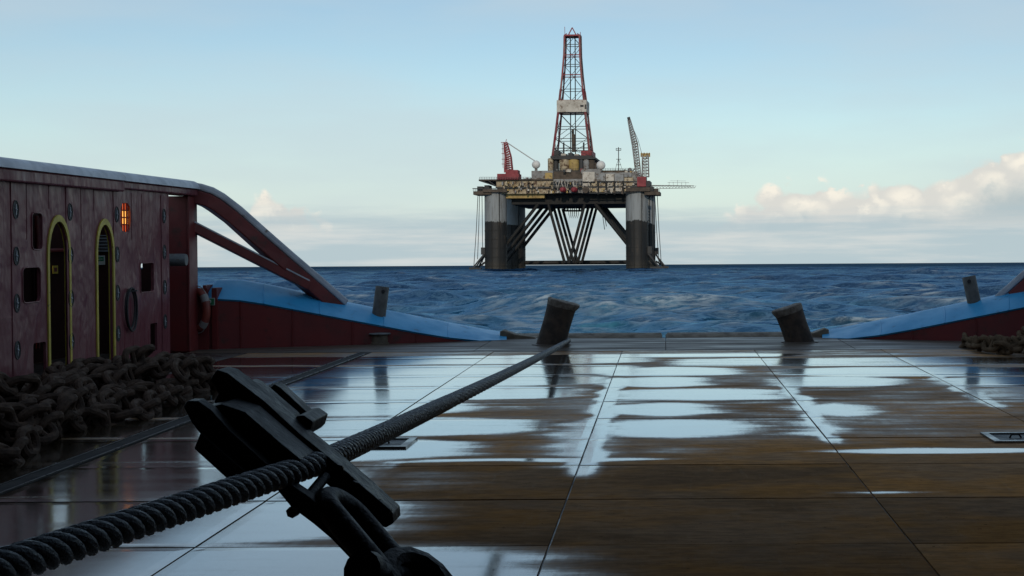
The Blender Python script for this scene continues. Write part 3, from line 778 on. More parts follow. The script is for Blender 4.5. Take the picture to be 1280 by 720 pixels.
# ================================================================== STERN BULWARKS
upper = [(257, 372, 22.95), (259, 362, 22.95), (264, 354, 22.97), (272, 350.5, 23.0), (300, 351, 23.15), (330, 356, 23.3), (365, 363.5, 23.45), (400, 372, 23.65), (440, 380.5, 23.9), (480, 388.5, 24.1), (520, 396.5, 24.35), (560, 404.5, 24.6), (600, 412, 24.9), (633, 417.5, 25.1)]
lower = [(257, 373, 22.93), (258.5, 372.8, 22.93), (263, 373, 22.95), (272, 373.5, 22.97), (300, 375, 23.08), (330, 379.5, 23.2), (365, 386, 23.35), (400, 392.5, 23.5), (440, 400, 23.7), (480, 407.5, 23.9), (520, 415, 24.1), (560, 421.5, 24.3), (600, 427, 24.5), (633, 428, 24.7)]
def stern_bulwark(mir):
    s = -1 if mir else 1
    def mp(p, dx=0, dy=0, dz=0): return Vector(((p.x + dx) * s, p.y + dy, p.z + dz))
    up = [at(q[0], q[1], q[2] + .42) for q in upper]; lw = [at(*q) for q in lower]
    for p in lw: p.z = max(p.z, .008)
    lab = 'red stern bulwark with blue sloping cap, ' + ('right of the stern opening' if mir else 'left of the stern opening')
    rt = root('stern_bulwark', mp(Vector((-5, 24, 0))), lab, 'bulwark')
    def strip(rows, close):
        n = len(rows[0]); vs = [v for r_ in rows for v in r_]; fs = []
        for j in range(len(rows) - 1):
            for i in range(n - 1):
                f = (j*n+i, j*n+i+1, (j+1)*n+i+1, (j+1)*n+i); fs.append(f if not mir else f[::-1])
        return MB().add(vs, fs)
    mid = [mp(a_ * .5 + b_ * .5, 0, -.035, .02) for a_, b_ in zip(up, lw)]
    part('cap', strip([[mp(p, 0, 0, -.03) for p in lw], [mp(p, 0, -.03, 0) for p in lw], mid, [mp(p) for p in up], [mp(p, 0, .14, .015) for p in up], [mp(p, -.02, .30, -.05) for p in up], [mp(p, -.05, .33, -.75) for p in up]], True), M['blue'], rt, True)
    foot = [mp(Vector((p.x, p.y + .015, -.05))) for p in lw]
    part('face', strip([foot, [mp(p, 0, .005, -.001) for p in lw]], False), M['red'], rt)
    for i in (4, 6, 8, 10):
        q = lw[i]; part('plate_seam', MB().box((q.x * s - .012, q.y - .006, -.02), (q.x * s + .012, q.y + .02, q.z - .012)), M['red'], rt)
    for i in (5, 7, 9, 11):
        q0, q1 = lw[i], up[i]; part('weld_bead', MB().tube([mp(q0, 0, -.026, .0), mid[i] + Vector((0, -.006, 0)), mp(q1, 0, 0, .004)], .011, 6), M['blue'], rt, True)
    e = lw[0]
    part('end_plate', MB().box((min(e.x * s, (e.x - .05) * s), 22.94, -.05), (max(e.x * s, (e.x - .05) * s), 23.3, up[2].z - .02)), M['red'], rt)
    pa_, pb_ = at(633.5, 424, 24.9), at(668, 424, 24.9)
    # worn steel cheek at the end of the cap, falling to the roller
    pts = [Vector((-2.86, 25.0, -.04)), Vector((-2.86, 25.0, .13)), Vector((-2.80, 25.0, .15)), Vector((-2.60, 25.0, .075)), Vector((-2.25, 25.0, .03)), Vector((-2.2, 25.0, -.04))]
    part('end_cheek', MB().prism([mp(p) for p in pts], (0, .3, 0)), M['tan'], rt, bev=.015)
    return rt
bl, br_ = stern_bulwark(False), stern_bulwark(True)

# green lifebuoy sign on the left bulwark
a, b = at(257.8, 372.5, 22.88), at(268.2, 381.5, 22.88)
s2 = root('lifebuoy_sign', (a.x, 22.885, b.z), 'small green sign with a pale ring below the blue cap', 'sign')
part('panel', MB().box((a.x, 22.875, b.z), (b.x, 22.885, a.z)), M['signw'], s2)
part('green_field', MB().box((a.x + .008, 22.872, b.z + .008), (b.x - .008, 22.8745, a.z - .008)), M['green'], s2)
c = (a + b) / 2
part('ring', MB().tube([(c.x - .018 + .024 * math.cos(t), 22.870, c.z + .024 * math.sin(t)) for t in [2 * math.pi * k / 14 for k in range(14)]], .008, 6, closed=True), M['signw'], s2, True)

# pipe stubs on the blue caps
def pipe_stub(x0, y0, d, lean, mir, lab):
    p = at(x0, y0, d)
    rt = root('pipe_stub', p, lab, 'pipe', 'pipe stubs on the bulwarks')
    ax = Vector((lean, .05, 1)).normalized()
    part('tube', MB().lathe([(.115, -.25), (.115, .34), (.105, .352), (.085, .352), (.085, .10)], p, ax, 24), M['greydark'], rt, True)
    c_ = p + ax * .27 + Vector(((-.035 if mir else .045), -.112, 0))
    part('hole', MB().lathe([(.032, 0), (.032, .012)], c_, (0, -1, 0), 12), M['hose'], rt)  # solid black disc: the opening's darkness is put into its colour
pipe_stub(474.5, 384, 24.25, .13, False, 'short grey pipe stub standing on the left blue cap')
pipe_stub(1216, 371, 24.35, -.20, True, 'short grey pipe stub standing on the right blue cap')

# mushroom-topped capstan and its twin
def capstan(x, y, mir, lab):
    p = on_deck(x, y)
    rt = root('mushroom_vent', p, lab, 'vent', 'mushroom vents by the stern bulwarks')
    part('drum', MB().lathe([(.165, 0), (.165, .02), (.145, .03), (.14, .14), (.155, .155)], p, (0, 0, 1), 20), M['tan'], rt, True)
    part('lid', MB().lathe([(.12, .157), (.19, .160), (.195, .175), (.18, .188), (.05, .195)], p, (0, 0, 1), 20), M['grey'], rt, True)
capstan(473.5, 430, False, 'low brown mushroom vent with flat lid before the left red bulwark')
p = at(1215, 408, 23.6)
capstan(1214, 419, True, 'flat-lidded mushroom vent showing above the right-hand chain heap')

# tow pins
def tow_pin(bx, by, tx, ty, wpx, lab):
    b = on_deck(bx, by); d = b.y; t = at(tx, ty, d); ax = (t - b).normalized(); L = (t - b).length; r = wpx / 2 / F_PX * d
    rt = root('tow_pin', b, lab, 'tow pin', 'tow pins at the stern')
    part('shaft', MB().lathe([(r * 1.0, -.25), (r, .02), (r * .97, L * .5), (r, L - .14), (r * 1.02, L - .10)], b, ax, 28), M['rust'], rt, True)
    sgn = 1 if ax.x > 0 else -1
    # worn head with a lip leaning over to the inner side
    mb = MB().lathe([(r * 1.02, L - .099), (r * 1.06, L - .03), (r * 1.05, L), (r * .95, L + .012), (r * .4, L + .018)], b, ax, 28)
    for i, v in enumerate(mb.v):
        q = v - b; lat = q.x - ax.x * q.dot(ax)
        if lat * sgn > 0 and q.dot(ax) > L - .06: mb.v[i] = v + Vector((lat * .16, 0, lat * sgn * .02))
        mb.v[i] = mb.v[i] + Vector((0, 0, .012 * mnoise.noise(v * 9)))
    part('head', mb, M['rustpale'], rt, True)
    part('deck_collar', MB().lathe([(r * 1.35, -.03), (r * 1.33, .012), (r * 1.12, .02), (r * 1.08, .006)], b, (0, 0, 1), 28), M['apron'], rt, True)
    return b, r
PINL, PINR_ = tow_pin(688, 431, 703.5, 377, 36, 'thick rusty tow pin leaning right with the wire rope against its foot')
tow_pin(999, 428, 984, 384.5, 35, 'thick rusty tow pin leaning left beyond bare deck')

# stern roller
rt = root('stern_roller', (0, 25.6, -.9), 'tan steel stern roller lying across the stern opening', 'roller')
part('drum', MB().lathe([(.86, 0), (.90, .04), (.90, 2.74), (.86, 2.76)], (-2.80, 25.62, -.845), (1, 0, 0), 48), M['tan'], rt, True)
part('drum', MB().lathe([(.86, 0), (.90, .04), (.90, 2.74), (.86, 2.76)], (.02, 25.62, -.845), (1, 0, 0), 48), M['tan'], rt, True)
part('axle', MB().lathe([(.2, 0), (.2, 5.9)], (-2.95, 25.62, -.845), (1, 0, 0), 16), M['dark'], rt, True)

# flush deck hatches
def hatch(x, y, lab):
    c = on_deck(x, y); rt = root('deck_hatch', c, lab, 'hatch', 'flush deck hatches')
    z = .006
    part('frame', MB().box((c.x-.24, c.y-.28, 0), (c.x+.24, c.y-.22, z+.012)).box((c.x-.24, c.y+.22, 0), (c.x+.24, c.y+.28, z+.012)).box((c.x-.24, c.y-.219, 0), (c.x-.18, c.y+.219, z+.012)).box((c.x+.18, c.y-.219, 0), (c.x+.24, c.y+.219, z+.012)), M['bead'], rt)
    part('lid', MB().box((c.x-.17, c.y-.21, 0), (c.x+.17, c.y+.21, z)), M['dark'], rt)
    part('lifting_lug', MB().tube([(c.x - .05, c.y, z), (c.x - .03, c.y, z + .03), (c.x + .03, c.y, z + .03), (c.x + .05, c.y, z)], .008, 6), M['strip'], rt, True)
hatch(478, 555, 'small flush steel hatch lying beside the wire rope')
hatch(1268, 548, 'small flush steel hatch at the right edge of the deck')

# ================================================================== WIRE ROPE
# near leg from the winch to the stopper, far leg from the stopper down to the pin
W_near0, W_st, W_far = at(0, 709, 3.0), at(402, 577, 4.7), None
W_far = Vector((PINL.x + PINR_ + .045, PINL.y - .02, .06))
dirn = (W_near0 - W_st).normalized()
start = W_near0 + dirn * 2.6
def bez(p0, p1, p2, n): return [p0 * (1 - t) ** 2 + p1 * 2 * t * (1 - t) + p2 * t * t for t in [i / n for i in range(n + 1)]]
da = (W_st - start).normalized(); db = (W_far - W_st).normalized()
ctrl = [start, W_st - da * .22] + bez(W_st - da * .2, W_st, W_st + db * .2, 6)
sag = [W_st.lerp(W_far, t) - Vector((0, 0, .02 * 4 * t * (1 - t))) for t in [.05 + .95 * i / 24 for i in range(25)]]
ctrl += sag
after = [W_far + Vector((.0, .18, 0)), W_far + Vector((-.10, .5, -.01)), W_far + Vector((-.22, 1.2, -.02)), Vector((W_far.x - .35, 25.4, .06))]
ctrl += after
def resample(pts, step_fn):
    out = [pts[0].copy()]; acc = 0; i = 0; cur = pts[0].copy(); L = [0]
    tot = 0
    while i < len(pts) - 1:
        st = step_fn(cur.y); seg = pts[i + 1] - cur; l = seg.length
        rem = st - acc
        if l >= rem: cur = cur + seg.normalized() * rem; out.append(cur.copy()); tot += st; L.append(tot); acc = 0
        else: acc += l; cur = pts[i + 1].copy(); i += 1
    return out, L
rope_pts, rope_s = resample(ctrl, lambda y: .012 if y < 8 else .03)
ROPE_R, LAY = .041, .21
rope = root('wire_rope', (W_far.x, W_far.y, 0), 'thick dark steel wire rope stretched across the deck to the left tow pin', 'wire rope')
frames = []; up = Vector((0, 0, 1))
for i, p in enumerate(rope_pts):
    t = (rope_pts[min(i + 1, len(rope_pts) - 1)] - rope_pts[max(i - 1, 0)]).normalized()
    up = (up - t * up.dot(t)).normalized(); frames.append((up.copy(), t.cross(up)))
for k in range(4):
    pts = []
    for p, s_, (u, v) in zip(rope_pts, rope_s, frames):
        a = 2 * math.pi * (s_ / LAY + k / 4)
        pts.append(p + (u * math.cos(a) + v * math.sin(a)) * (ROPE_R * .645))
    part('strand', MB().tube(pts, ROPE_R * .365, 30, flute=(10, .06, .10)), M['wire'], rope, True)
part('core', MB().tube(rope_pts[::6], ROPE_R * .48, 8), M['hose'], rope, True)

# ================================================================== WIRE STOPPER hanging on the rope
def slab(px, d0, thick):
    """outline traced at distance d0, cut from plate of the given thickness"""
    return MB().prism([at(x, y, d0) for x, y in px], (0, thick, 0))
sc = at(400, 600, 4.7)
stp = root('wire_stopper', (sc.x, sc.y, 0), 'black steel wire stopper clamped round the near end of the wire rope', 'wire stopper')
part('far_cheek', slab([(262, 474), (270, 462), (283, 466), (330, 502), (372, 541), (420, 580), (455, 610), (489, 641), (490, 654), (480, 660), (468, 655), (440, 632), (395, 596), (330, 552), (292, 527), (266, 503), (272, 492)], 4.66, .13), M['blacksteel'], stp, bev=.004)
part('wear_strip', slab([(438, 601), (447, 604), (487, 638), (484, 645), (470, 636)], 4.64, .03), M['blacksteel'], stp, bev=.004)
part('body', slab([(245, 512), (276, 505), (305, 515), (352, 556), (374, 574), (372, 588), (340, 605), (300, 596), (268, 566)], 4.47, .175), M['blacksteel'], stp, bev=.004)
part('near_cheek', slab([(228, 508), (233, 501), (246, 501), (262, 512), (286, 538), (330, 578), (368, 610), (386, 622), (402, 636), (422, 648), (440, 668), (436, 694), (410, 672), (390, 655), (362, 634), (345, 613), (310, 592), (262, 560), (238, 528)], 4.40, .065), M['blacksteel'], stp, bev=.004)
part('base_block', slab([(249, 541), (266, 556), (296, 582), (316, 598), (288, 604), (241, 561)], 4.36, .22), M['blacksteel'], stp, bev=.004)
part('hinge_lug', slab([(298, 489), (310, 476), (319, 480), (364, 519), (372, 532), (366, 546), (350, 540)], 4.80, .09), M['blacksteel'], stp, bev=.004)
part('hinge_lug', slab([(330, 490), (342, 480), (350, 485), (390, 522), (387, 531), (372, 526)], 4.95, .08), M['blacksteel'], stp, bev=.004)
part('hinge_bolt', slab([(370, 520), (378, 519), (390, 527), (386, 540), (380, 546), (370, 544), (362, 532)], 4.78, .22), M['blacksteel'], stp, bev=.004)
ca, cb = at(405, 596, 4.62), at(383, 622, 4.47)
part('cross_bolt', MB().tube([ca, cb], .018, 10), M['blacksteel'], stp, True)
part('bolt_head', MB().tube([at(369, 637, 4.40), at(369, 637, 4.40) + Vector((-.01, -.03, -.004))], .018, 6), M['blacksteel'], stp, True)
for x, y in ((423, 586), (285, 478), (470, 628)):
    q = at(x, y, 4.66); part('bolt_head', MB().lathe([(.016, 0), (.016, .014)], q + Vector((0, .004, 0)), (0, -1, 0), 6), M['blacksteel'], stp)
# shackle and chain that hold the stopper down
shk = root('shackle', at(470, 690, 4.5), 'heavy black shackle joined to the lower end of the wire stopper', 'shackle')
c0 = at(424, 637, 4.50); c1 = at(500, 728, 4.36)
ax = (c1 - c0).normalized(); sd = ax.cross(Vector((0, 1, 0))).normalized()
sy = Vector((0, 1, 0)) - ax * ax.y
sy.normalize()
def bow(rad, r, L):
    pts = [c0 + sy * (-rad) + ax * (L - L * i / 8) for i in range(8)]
    pts += [c0 - sy * rad * math.cos(t) - ax * rad * .9 * math.sin(t) + ax * .03 for t in [math.pi * i / 12 for i in range(13)]]
    pts += [c0 + sy * rad + ax * (L * (i + 1) / 8) for i in range(8)]
    return MB().tube(pts, r, 14)
part('bow', bow(.085, .040, .34), M['blacksteel'], shk, True)
e = c0 + ax * .30
part('pin', MB().tube([e - sy * .17, e + sy * .17], .040, 14), M['blacksteel'], shk, True)
part('pin_head', MB().tube([e - sy * .17, e - sy * .21], .062, 14), M['blacksteel'], shk, True)
part('side_lug', slab([(392, 654), (410, 645), (440, 668), (470, 700), (487, 722), (460, 722), (434, 698)], 4.40, .06), M['blacksteel'], shk, bev=.01)

# ================================================================== CHAINS
def link_mesh(D, mat):
    """studless-size stadium link with a stud, lying in its local XY plane, long axis Y"""
    mb = MB(); rl, hl = 1.22 * D, .85 * D; pts = []
    n = 7
    for k in range(n): a_ = math.pi * k / (n - 1); pts.append((rl * math.cos(a_), hl + rl * math.sin(a_), 0))
    for k in range(n): a_ = math.pi + math.pi * k / (n - 1); pts.append((rl * math.cos(a_), -hl + rl * math.sin(a_), 0))
    mb.tube(pts, D / 2, 8, closed=True)
    mb.tube([(-rl, 0, 0), (rl, 0, 0)], D * .36, 6)
    return mesh_from('chain_link', mb.v, mb.f, mat, True)
def chain_heap(name, base, runs, D, mat, lab, seed):
    rnd = random.Random(seed); me = link_mesh(D, mat)
    rt = root(name, base, lab, 'chain'); n_ = 0
    for run in runs:
        # walk along the run with link pitch
        pts = [Vector(p) for p in run]
        tot, cur, i = 0, pts[0].copy(), 0
        q, _ = resample(pts, lambda y: 3.1 * D)
        for k in range(len(q) - 1):
            c_ = (q[k] + q[k + 1]) / 2; t = (q[k + 1] - q[k]).normalized()
            t = (t + Vector((rnd.gauss(0, .22), rnd.gauss(0, .2), rnd.gauss(0, .10)))).normalized()
            roll = (R(38) if k % 2 else R(-52)) + rnd.gauss(0, .28)
            sd_ = t.cross(Vector((0, 0, 1))).normalized(); u = sd_.cross(t)
            x_ = sd_ * math.cos(roll) + u * math.sin(roll); z_ = x_.cross(t)
            mat4 = Matrix((x_, t, z_)).transposed().to_4x4(); mat4.translation = c_ - Vector(base) + Vector((rnd.gauss(0, .02), 0, rnd.gauss(0, .012)))
            o = bpy.data.objects.new('link', me); col.objects.link(o); o.parent = rt; o.matrix_local = mat4; n_ += 1
    return n_
D = .078
def heap_runs(x_lo, x_hi, d_lo, d_hi, hfun, layers, seed, step=.27):
    rnd = random.Random(seed); runs = []
    for lay, (inset, dz) in enumerate(layers):
        x = x_lo + inset
        while x < x_hi - inset:
            ph = rnd.random() * 6; pts = []; d = d_lo + inset * 1.2 + rnd.random() * .5
            while d < d_hi - inset * 1.2 + rnd.random() * .4:
                hh = hfun(x, d)
                if hh * 1.02 + .02 < dz:
                    if len(pts) > 2: runs.append(pts)
                    pts = []
                else: pts.append((x + .13 * math.sin(d * 1.9 + ph) + .05 * math.sin(d * 4.3 + ph * 2), d, .10 + dz + .03 * math.sin(d * 2.7 + ph)))
                d += .3
            if len(pts) > 2: runs.append(pts)
            x += step * (1 + .25 * rnd.random())
    return runs
def h_left(x, d):
    a_ = .54 * math.exp(-((d - 12.0) / 2.0) ** 2) * math.exp(-((x + 6.15) / .75) ** 2)
    b_ = .33 * math.exp(-((d - 16.4) / 1.3) ** 2) * math.exp(-((x + 5.95) / .85) ** 2)
    return a_ + b_ + (.02 if d < 17.4 else -.2)
runsL = heap_runs(-7.15, -5.05, 9.6, 17.7, h_left, [(0, 0), (.18, .17), (.34, .34), (.5, .5)], 3)
nL = chain_heap('chain_heap', (-6.1, 13, 0), runsL, D, M['chain'], 'long heap of dark heavy chain links along the left maroon wall', 5)
def h_right(x, d): return .17 * math.exp(-((d - 21.0) / 1.5) ** 2) * math.exp(-((x - 5.9) / 1.0) ** 2) + .02
runsR = heap_runs(4.55, 7.2, 19.0, 22.9, lambda x, d: h_right(x, d) if (x - 4.55) > max(0, (21.4 - d)) * .35 else -1, [(0, 0), (.15, .16)], 9, .25)
nR = chain_heap('chain_heap', (5.9, 21, 0), runsR, .075, M['chainr'], 'low heap of muddy brown chain at the right edge of the deck', 6)
print('links', nL, nR)
# the chain tail from the shackle
tail = root('chain_tail', at(530, 712, 4.3), 'dark chain link below the shackle at the bottom of the picture', 'chain')
lm = link_mesh(.075, M['blacksteel'])
for k, (x, y, d) in enumerate(((532, 742, 4.32), (585, 800, 4.25), (640, 860, 4.15))):
    o = bpy.data.objects.new('link', lm); col.objects.link(o); o.parent = tail
    c_ = at(x, y, d); t = (at(640, 860, 4.15) - at(532, 742, 4.32)).normalized(); sd_ = t.cross(Vector((0, 1, 0))).normalized(); u = sd_.cross(t)
    ro = R(70) if k % 2 == 0 else R(-20); x_ = sd_ * math.cos(ro) + u * math.sin(ro); z_ = x_.cross(t)
    m4 = Matrix((x_, t, z_)).transposed().to_4x4(); m4.translation = c_ - BASE[tail.name]; o.matrix_local = m4

# ================================================================== DRILLING RIG, 800 m astern
RD, RPSI = 800.0, R(2.9)
RIG = Matrix.Translation((-54.2, RD, 0)) @ Matrix.Rotation(-RPSI, 4, 'Z')
RIG_INV = RIG.inverted()
def rp(x, y, ly=0.0):
    """photo pixel -> point on the rig's local plane y = ly"""
    y2 = y + ROLL * (x - PX)
    v = RIG_INV.to_3x3() @ Vector(((x - PX) / F_PX, 1.0, -(y2 - PY) / F_PX)); o = RIG_INV @ Vector((0, 0, CAM_SEA))
    return o + v * ((ly - o.y) / v.y)
M['r_cream'] = material('rig_cream', (.44, .37, .25), (.27, .21, .13), .35, .6, .8, c3=(.09, .05, .028), s3=.45, t3=(.48, .62))
M['r_yellow'] = material('rig_ochre', (.42, .30, .10), (.30, .21, .08), .25, .6, .8, c3=(.12, .06, .03), s3=.5, t3=(.58, .7))
M['r_grey'] = material('rig_grey', (.26, .27, .27), (.18, .18, .18), .3, .6, .8, c3=(.10, .07, .05), s3=.45, t3=(.5, .64))
M['r_white'] = material('rig_white', (.52, .49, .43), (.38, .35, .30), .3, .6, .8, c3=(.14, .09, .055), s3=.5, t3=(.53, .68))
M['r_black'] = material('rig_black', (.006, .007, .008), (.010, .010, .009), .3, .7, .8, c3=(.035, .022, .015), s3=.35, t3=(.6, .75))
M['r_brown'] = material('rig_brown', (.085, .062, .045), (.05, .04, .03), .4, .7, .85)
M['r_red'] = material('rig_red', (.25, .026, .036), (.18, .022, .028), .4, .55, .7)
M['r_redw'] = material('rig_derrick_paint', (.22, .028, .035), (.24, .12, .11), .16, .6, .7, streak=(.2, .2, 1))
M['r_dark'] = material('rig_dark', (.022, .026, .03), (.035, .035, .035), .5, .6, .75)
M['r_dome'] = material('rig_dome', (.62, .62, .60), None, .5, .5)
M['r_colblack'] = material('rig_column_black', (.007, .008, .009), (.012, .012, .011), .12, .6, .8, c3=(.028, .020, .015), s3=.22, t3=(.56, .75), streak=(1, 1, .15))
M['r_colgrey0'] = material('rig_column_grey', (.22, .24, .25), (.165, .175, .185), .12, .55, .7, c3=(.13, .115, .10), s3=.3, t3=(.6, .8), streak=(1, 1, .1))

def leg_paint():
    m = bpy.data.materials.new('rig_leg_paint'); m.use_nodes = True; t = NT(m.node_tree); bs = m.node_tree.nodes['Principled BSDF']
    co = t.n('ShaderNodeTexCoord').outputs['Object']; x, y, z = t.xyz(co)
    run = t.noise(t.scalev(co, (1, 1, .12)), .55, 6, .65); pat = t.noise(t.scalev(co, (1, 1, .6)), .28, 5, .65)
    g = t.mix(t.step(run, .42, .66), (.24, .26, .27), (.15, .155, .155))
    g = t.mix(t.step(pat, .60, .72, 0, .6), g, (.12, .085, .06))
    b = t.mix(t.step(run, .45, .70), (.007, .008, .009), (.022, .019, .016))
    b = t.mix(t.step(pat, .55, .68, 0, .75), b, (.055, .038, .026))
    b = t.mix(t.step(z, 7.0, 1.0, 0, .8), b, (.03, .026, .018))
    line = t.math('ADD', z, t.math('MULTIPLY', t.math('SUBTRACT', run, .5), 5.0))
    t.put(bs.inputs['Base Color'], t.mix(t.step(line, 26.9, 27.4), b, g)); bs.inputs['Roughness'].default_value = .65
    return m
M['r_colgrey'] = leg_paint()
rig = root('drilling_rig', (0, 0, 0), 'semi-submersible drilling rig with red derrick and braced legs standing in the sea', 'oil rig', frame=RIG)
def rbox(name, x0, x1, y0, y1, ly0, ly1, mat, parent=None, grow=True):
    a, b = rp(x0, y0, ly0), rp(x1, y1, ly0)
    return part(name, MB().box((min(a.x, b.x), ly0, min(a.z, b.z)), (max(a.x, b.x), ly1, max(a.z, b.z))), M[mat], parent or rig)
def rtube(name, pts, r, mat, parent=None, seg=6):
    return part(name, MB().tube(pts, r, seg), M[mat], parent or rig, True)

# columns
HX, CR, CZ = 39.4, 6.2, 27.3
top_z = rp(708, 239).z
for lx in (-HX, HX):
    for ly in (0.0, 70.0):
        cl = part('column', MB().lathe([(CR, -6), (CR, CZ)], (lx, ly, 0), (0, 0, 1), 36), M['r_colgrey'], rig, True)
        part('column_upper', MB().lathe([(CR, CZ + .02), (CR, top_z), (CR + .6, top_z + .5)], (lx, ly, 0), (0, 0, 1), 36), M['r_colgrey'], cl, True)
        # fairleads, fenders and ladders
        s_ = -1 if lx < 0 else 1
        mb = MB().box((lx + s_ * (CR - .3) - (2.2 if s_ < 0 else 0), ly - 2, 9), (lx + s_ * (CR - .3) + (0 if s_ < 0 else 2.2), ly + 2, 13))
        part('fairlead', mb, M['r_dark'], cl)
        mb = MB()
        for k in range(3): mb.bar((lx + s_ * (CR + .2), ly - 3 + 3 * k, 9), (lx + s_ * (CR + 7 - k), ly - 4 + 3 * k, .5), .8)
        mb.bar((lx + s_ * (CR + 1), ly - 5, 1.0), (lx + s_ * (CR + 8), ly - 4, 1.4), 1.3).bar((lx + s_ * (CR), ly + 3, 5.0), (lx + s_ * (CR + 6), ly + 3, 1.0), 1.0)
        part('anchor_rack', mb, M['r_dark'], cl)
        mb = MB()
        for k in range(5): mb.lathe([(CR + .12, 0), (CR + .12, .3)], (lx, ly, 2.5 + 4.9 * k), (0, 0, 1), 36)
        part('stiffener_rings', mb, M['r_colblack'], cl, True)
        part('pipe', MB().tube([(lx + CR * .5, ly - CR * .95, 0), (lx + CR * .5, ly - CR * .95, top_z)], .22, 6).tube([(lx - CR * .2, ly - CR * 1.02, 0), (lx - CR * .2, ly - CR * 1.02, CZ)], .18, 6), M['r_colblack'], cl, True)
for lx in (-16, 16):        # inner columns of the rear row, seen between the legs
    pass
# bracing frames: an inner V and an outer pair, four frames deep
zt = rp(708, 255).z
for k in range(4):
    ly = 2 + k * 22.0
    for s_ in (-1, 1):
        rtube('brace', [(s_ * 10.2, ly, zt), (s_ * 1.2, ly, 4.2)], .82, 'r_black', seg=10)
        rtube('brace', [(s_ * 16.0, ly, zt), (s_ * 43.0, ly, 3.0)], 1.05 if s_ > 0 else .95, 'r_black', seg=10)
rtube('horizontal_brace', [(-HX, 70, 4.4), (HX, 70, 4.4)], 1.3, 'r_colblack', seg=10)
rtube('horizontal_brace', [(-HX, 0, -1.6), (HX, 0, -1.6)], 1.3, 'r_colblack', seg=10)
for lx in (-HX, HX): rtube('pontoon', [(lx, -14, -9), (lx, 84, -9)], 5, 'r_colblack', seg=14)
# hull
rbox('hull_bottom', 640, 787, 241.5, 254.5, 3, 68, 'r_black')
rbox('hull_band', 621, 692, 226.5, 234, -4, 74, 'r_cream'); rbox('hull_band', 622, 694, 234.3, 241.8, -4.6, 74.5, 'r_cream'); rbox('hull_band', 633, 681, 242, 247.5, -2, 72, 'r_yellow')
rbox('hull_band', 688, 730, 224, 241, -3.4, 73, 'r_grey'); rbox('hull_band', 728, 797, 216, 241.3, -2.8, 73, 'r_grey')
for x0, x1, y0, y1, mm in ((729, 744, 215, 228, 'r_white'), (729, 738, 229, 240, 'r_white'), (745, 757, 217, 226, 'r_grey'), (758, 768, 217.5, 226, 'r_white'), (769, 780, 217, 227, 'r_grey'), (740, 747, 229, 240, 'r_cream'), (749.5, 757, 228, 240, 'r_cream'), (760, 767, 228, 240, 'r_white'), (770, 778, 228, 239, 'r_white'), (781, 792, 222, 239, 'r_cream'), (781, 790, 217, 221, 'r_grey')):
    rbox('module', x0, x1, y0, y1, -5.5, -2.7, mm)
for x in (748.2, 758.5, 768.5, 779.5): rbox('column_strut', x - 1, x + 1, 226, 243, -6.5, -5, 'r_black')
rbox('walkway', 620, 797, 233.7, 234.2, -5.8, -4.65, 'r_dark'); rbox('walkway', 690, 797, 227.1, 227.5, -6.3, -5.6, 'r_dark'); rbox('walkway', 728, 797, 240.9, 241.5, -6.4, -5.6, 'r_dark')
# patches of light and dark gear on the hull side
rr = random.Random(21)
for k in range(120):
    x = rr.uniform(623, 792); y = rr.uniform(226, 239); w_ = rr.uniform(.5, 2.6); h_ = rr.uniform(.6, 4.0)
    rbox('deck_gear', x, x + w_, y, y + h_, -6.2 - rr.random(), -4.0, rr.choice(['r_dark', 'r_brown', 'r_cream', 'r_cream', 'r_white', 'r_white', 'r_yellow', 'r_grey']))
for k in range(7):
    x = 690 + k * 5.5; rtube('hose_loop', [rp(x, 227, -7), rp(x + 2.0, 238, -7.5), rp(x + 4.5, 226, -7)], .28, 'r_white' if k % 2 else 'r_dark')
for x in (704.5, 718.5):
    a = rp(x, 237.3, -8); part('lifeboat', MB().lathe([(.1, -3.2), (1.1, -2.6), (1.6, -1), (1.6, 1), (1.1, 2.6), (.1, 3.2)], a, (.25, 1, 0), 12), M['r_red'], rig, True)
    rtube('davit', [rp(x - 2.2, 226, -5), rp(x - 1.6, 230, -9), rp(x, 234, -8.2)], .3, 'r_white')
a = rp(733, 237.5, -7); part('tank', MB().lathe([(1.8, -2), (1.9, 0), (1.8, 2)], a, (0, 1, 0), 14), M['r_brown'], rig, True)
# left platform and winch outriggers
rbox('upper_platform', 599, 692, 224.2, 225.4, -5, 76, 'r_brown')
mb = MB()
for ly in (-7, 20, 50, 74): mb.bar(rp(600, 225.5, ly), rp(621, 233, ly), .5); mb.bar(rp(611, 225.5, ly), rp(621, 233, ly), .4)
part('platform_strut', mb, M['r_dark'], rig)
for ly, s_ in ((-7, -1), (58, -1), (-7, 1), (58, 1)):
    if s_ < 0:
        rbox('winch_platform', 592, 615, 239, 243.2, ly, ly + 16, 'r_brown'); rbox('winch', 597, 604, 233, 238.8, ly + 2, ly + 8, 'r_dark'); rbox('winch', 606, 612, 231.5, 238.9, ly + 3, ly + 12, 'r_dark'); rbox('winch_rail', 591, 622, 235.2, 235.8, ly + .5, ly + 1, 'r_dark')
    else:
        rbox('winch_platform', 806, 825, 239.5, 243.5, ly, ly + 16, 'r_brown'); rbox('winch', 809, 817, 233, 239.3, ly + 2, ly + 10, 'r_dark'); rbox('winch', 818, 823, 236, 239.2, ly + 3, ly + 8, 'r_brown')
rbox('column_head', 604, 634, 236.5, 240, -8, 6, 'r_brown'); rbox('column_head', 783, 813, 234.5, 239, -8, 6, 'r_brown')
rbox('corner_house', 797, 813, 226, 234.3, -5, 12, 'r_dark')
